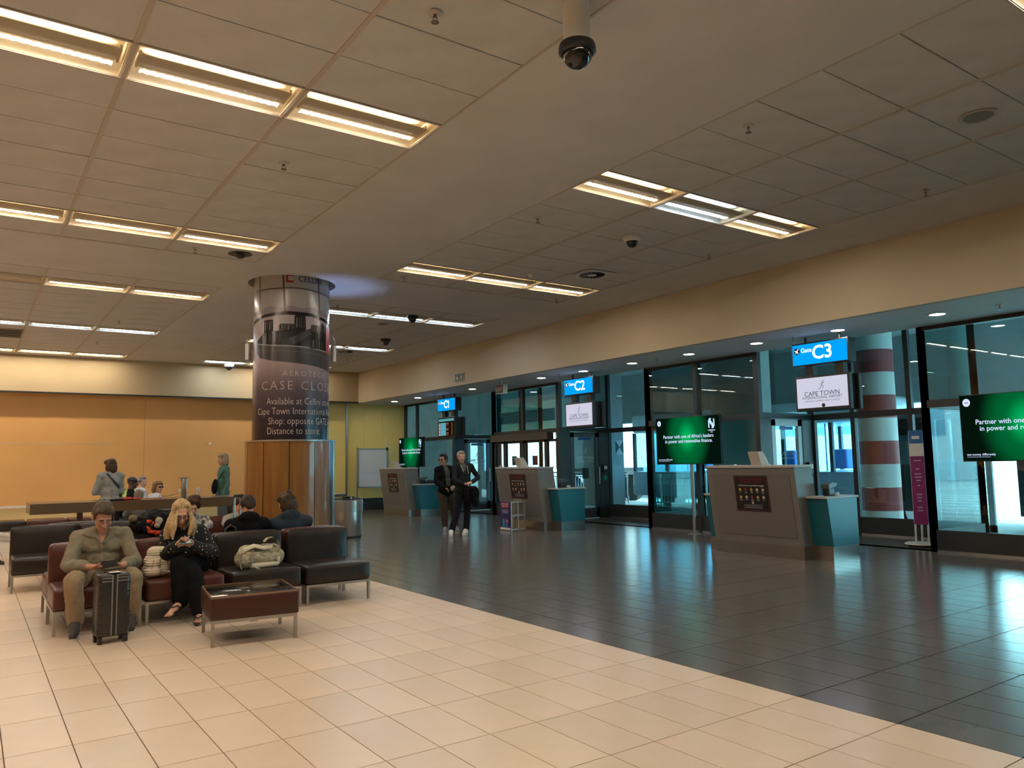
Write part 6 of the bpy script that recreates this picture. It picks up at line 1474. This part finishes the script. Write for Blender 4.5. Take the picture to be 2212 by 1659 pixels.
# jackets heaped on the seat behind the front row
t = thing('jacket_heap', 'heap of black padded jackets behind the red seats', 'jackets', (1.62, 8.78, .40))
b = B()
for c, r in (((1.48, 8.70, .80), (.13, .12, .10)), ((1.62, 8.74, .86), (.17, .13, .10)), ((1.78, 8.75, .80), (.16, .13, .10)), ((1.70, 8.72, .70), (.22, .14, .14)), ((1.50, 8.74, .62), (.16, .14, .22)), ((1.85, 8.78, .66), (.12, .14, .2)), ((1.66, 8.82, .52), (.22, .14, .13))): b.ell(c, r)
b.build('padded_jacket', mat('puffer_black', (.007, .007, .007), .7, spec=.15), t, .010, it=1, wrinkle=.026, wf=17)
b = B(); b.chain([(1.66, 8.60, .86), (1.66, 8.585, .76), (1.68, 8.58, .66)], [.035, .04, .035]); b.build('fur_trim', M_blackc, t, .009, it=0, wrinkle=.014, wf=45)
HEAP = [t]
t2 = thing('orange_jacket', 'bright orange lining showing in the jacket heap', 'jacket', (1.52, 8.6, .6)); b = B(); b.ell((1.505, 8.615, .82), (.060, .022, .040)); b.chain([(1.49, 8.61, .80), (1.52, 8.60, .745), (1.58, 8.59, .725), (1.63, 8.58, .735)], [.022, .022, .022, .016]); b.chain([(1.72, 8.60, .70), (1.72, 8.59, .63)], [.018, .014]); b.build('lining', mat('orange_lining', (.62, .05, .01), .6), t2, .007, it=1, wrinkle=.016, wf=30)
t3 = thing('knotted_scarf', 'beige knotted scarf on the jacket heap', 'scarf', (1.60, 8.58, .80)); b = B(); b.ell((1.605, 8.585, .845), (.038, .03, .042)); b.ell((1.59, 8.585, .80), (.03, .03, .03)); b.build('knot', mat('scarf_beige', (.42, .34, .24), .8), t3, .007, it=1, wrinkle=.006, wf=40)
t4 = thing('beanie', 'olive knitted hat at the left end of the jacket heap', 'hat', (1.34, 8.7, .8)); b = B(); b.ell((1.375, 8.66, .875), (.045, .05, .04)); b.build('knit', cloth('olive_knit', (.16, .13, .08)), t4, .008, it=1, wrinkle=.004, wf=30)
for o_ in (HEAP[0], t2, t3, t4): o_.location.z += .04
# grey ribbed suitcase behind the jackets, and a suitcase handle behind the hoodie
t = thing('ribbed_suitcase', 'grey ribbed suitcase leaning behind the jacket heap', 'suitcase', (1.95, 9.75, -.05), .15)
G().rbox(-.24, .24, -.14, .14, .05, .80, .05, 3).build('shell', mat('case_grey', (.20, .18, .16), .4), t, smooth='auto')
for k in range(6): G().rbox(-.20+.075*k, -.175+.075*k, -.148, .148, .08, .80, .006, 2).build('shell_rib', mat('case_rib', (.30, .27, .23), .4), t, smooth='auto')
t = thing('trolley_suitcase', 'dark trolley suitcase with extended silver handle behind the man in the hoodie', 'suitcase', (2.72, 9.80, 0), 0)
G().rbox(-.20, .20, -.12, .12, .05, .60, .04, 3).build('shell', M_case, t, smooth='auto')
for x in (-.035, .035): G().tube([(x, 0, .58), (x, 0, 1.04)], .012, 8).build('handle_tube', M_alu, t, smooth='auto')
G().tube([(-.05, 0, 1.03), (-.035, 0, 1.065), (.035, 0, 1.065), (.05, 0, 1.03)], .016, 8).build('handle_grip', M_black, t, smooth='auto')
t = thing('handbag', 'brown leather handbag on the red seat left of the man in the hoodie', 'handbag', (2.42, 8.85, .40)); b = B(); b.ell((2.40, 8.86, .52), (.10, .09, .12)); b.build('bag_body', mat('brown_hide', (.06, .03, .018), .5), t, .010, it=2, wrinkle=.006); G().tube([(2.32, 8.85, .60), (2.33, 8.84, .74), (2.38, 8.83, .78), (2.44, 8.84, .75), (2.46, 8.85, .60)], .012, 8).build('bag_handle', MATS['brown_hide'], t, world=True)
t = thing('equipment_case', 'black equipment case with a laptop under the long table', 'case', (3.35, 15.6, 0)); G().rbox(-.35, .35, -.2, .2, 0, .52, .02, 2).build('case_body', M_black, t, smooth='auto'); G().box(-.16, .14, -.10, .10, .52, .545).build('laptop_base', M_alu, t); G().box(-.14, .12, .09, .11, .545, .74).build('laptop_screen', M_black, t)
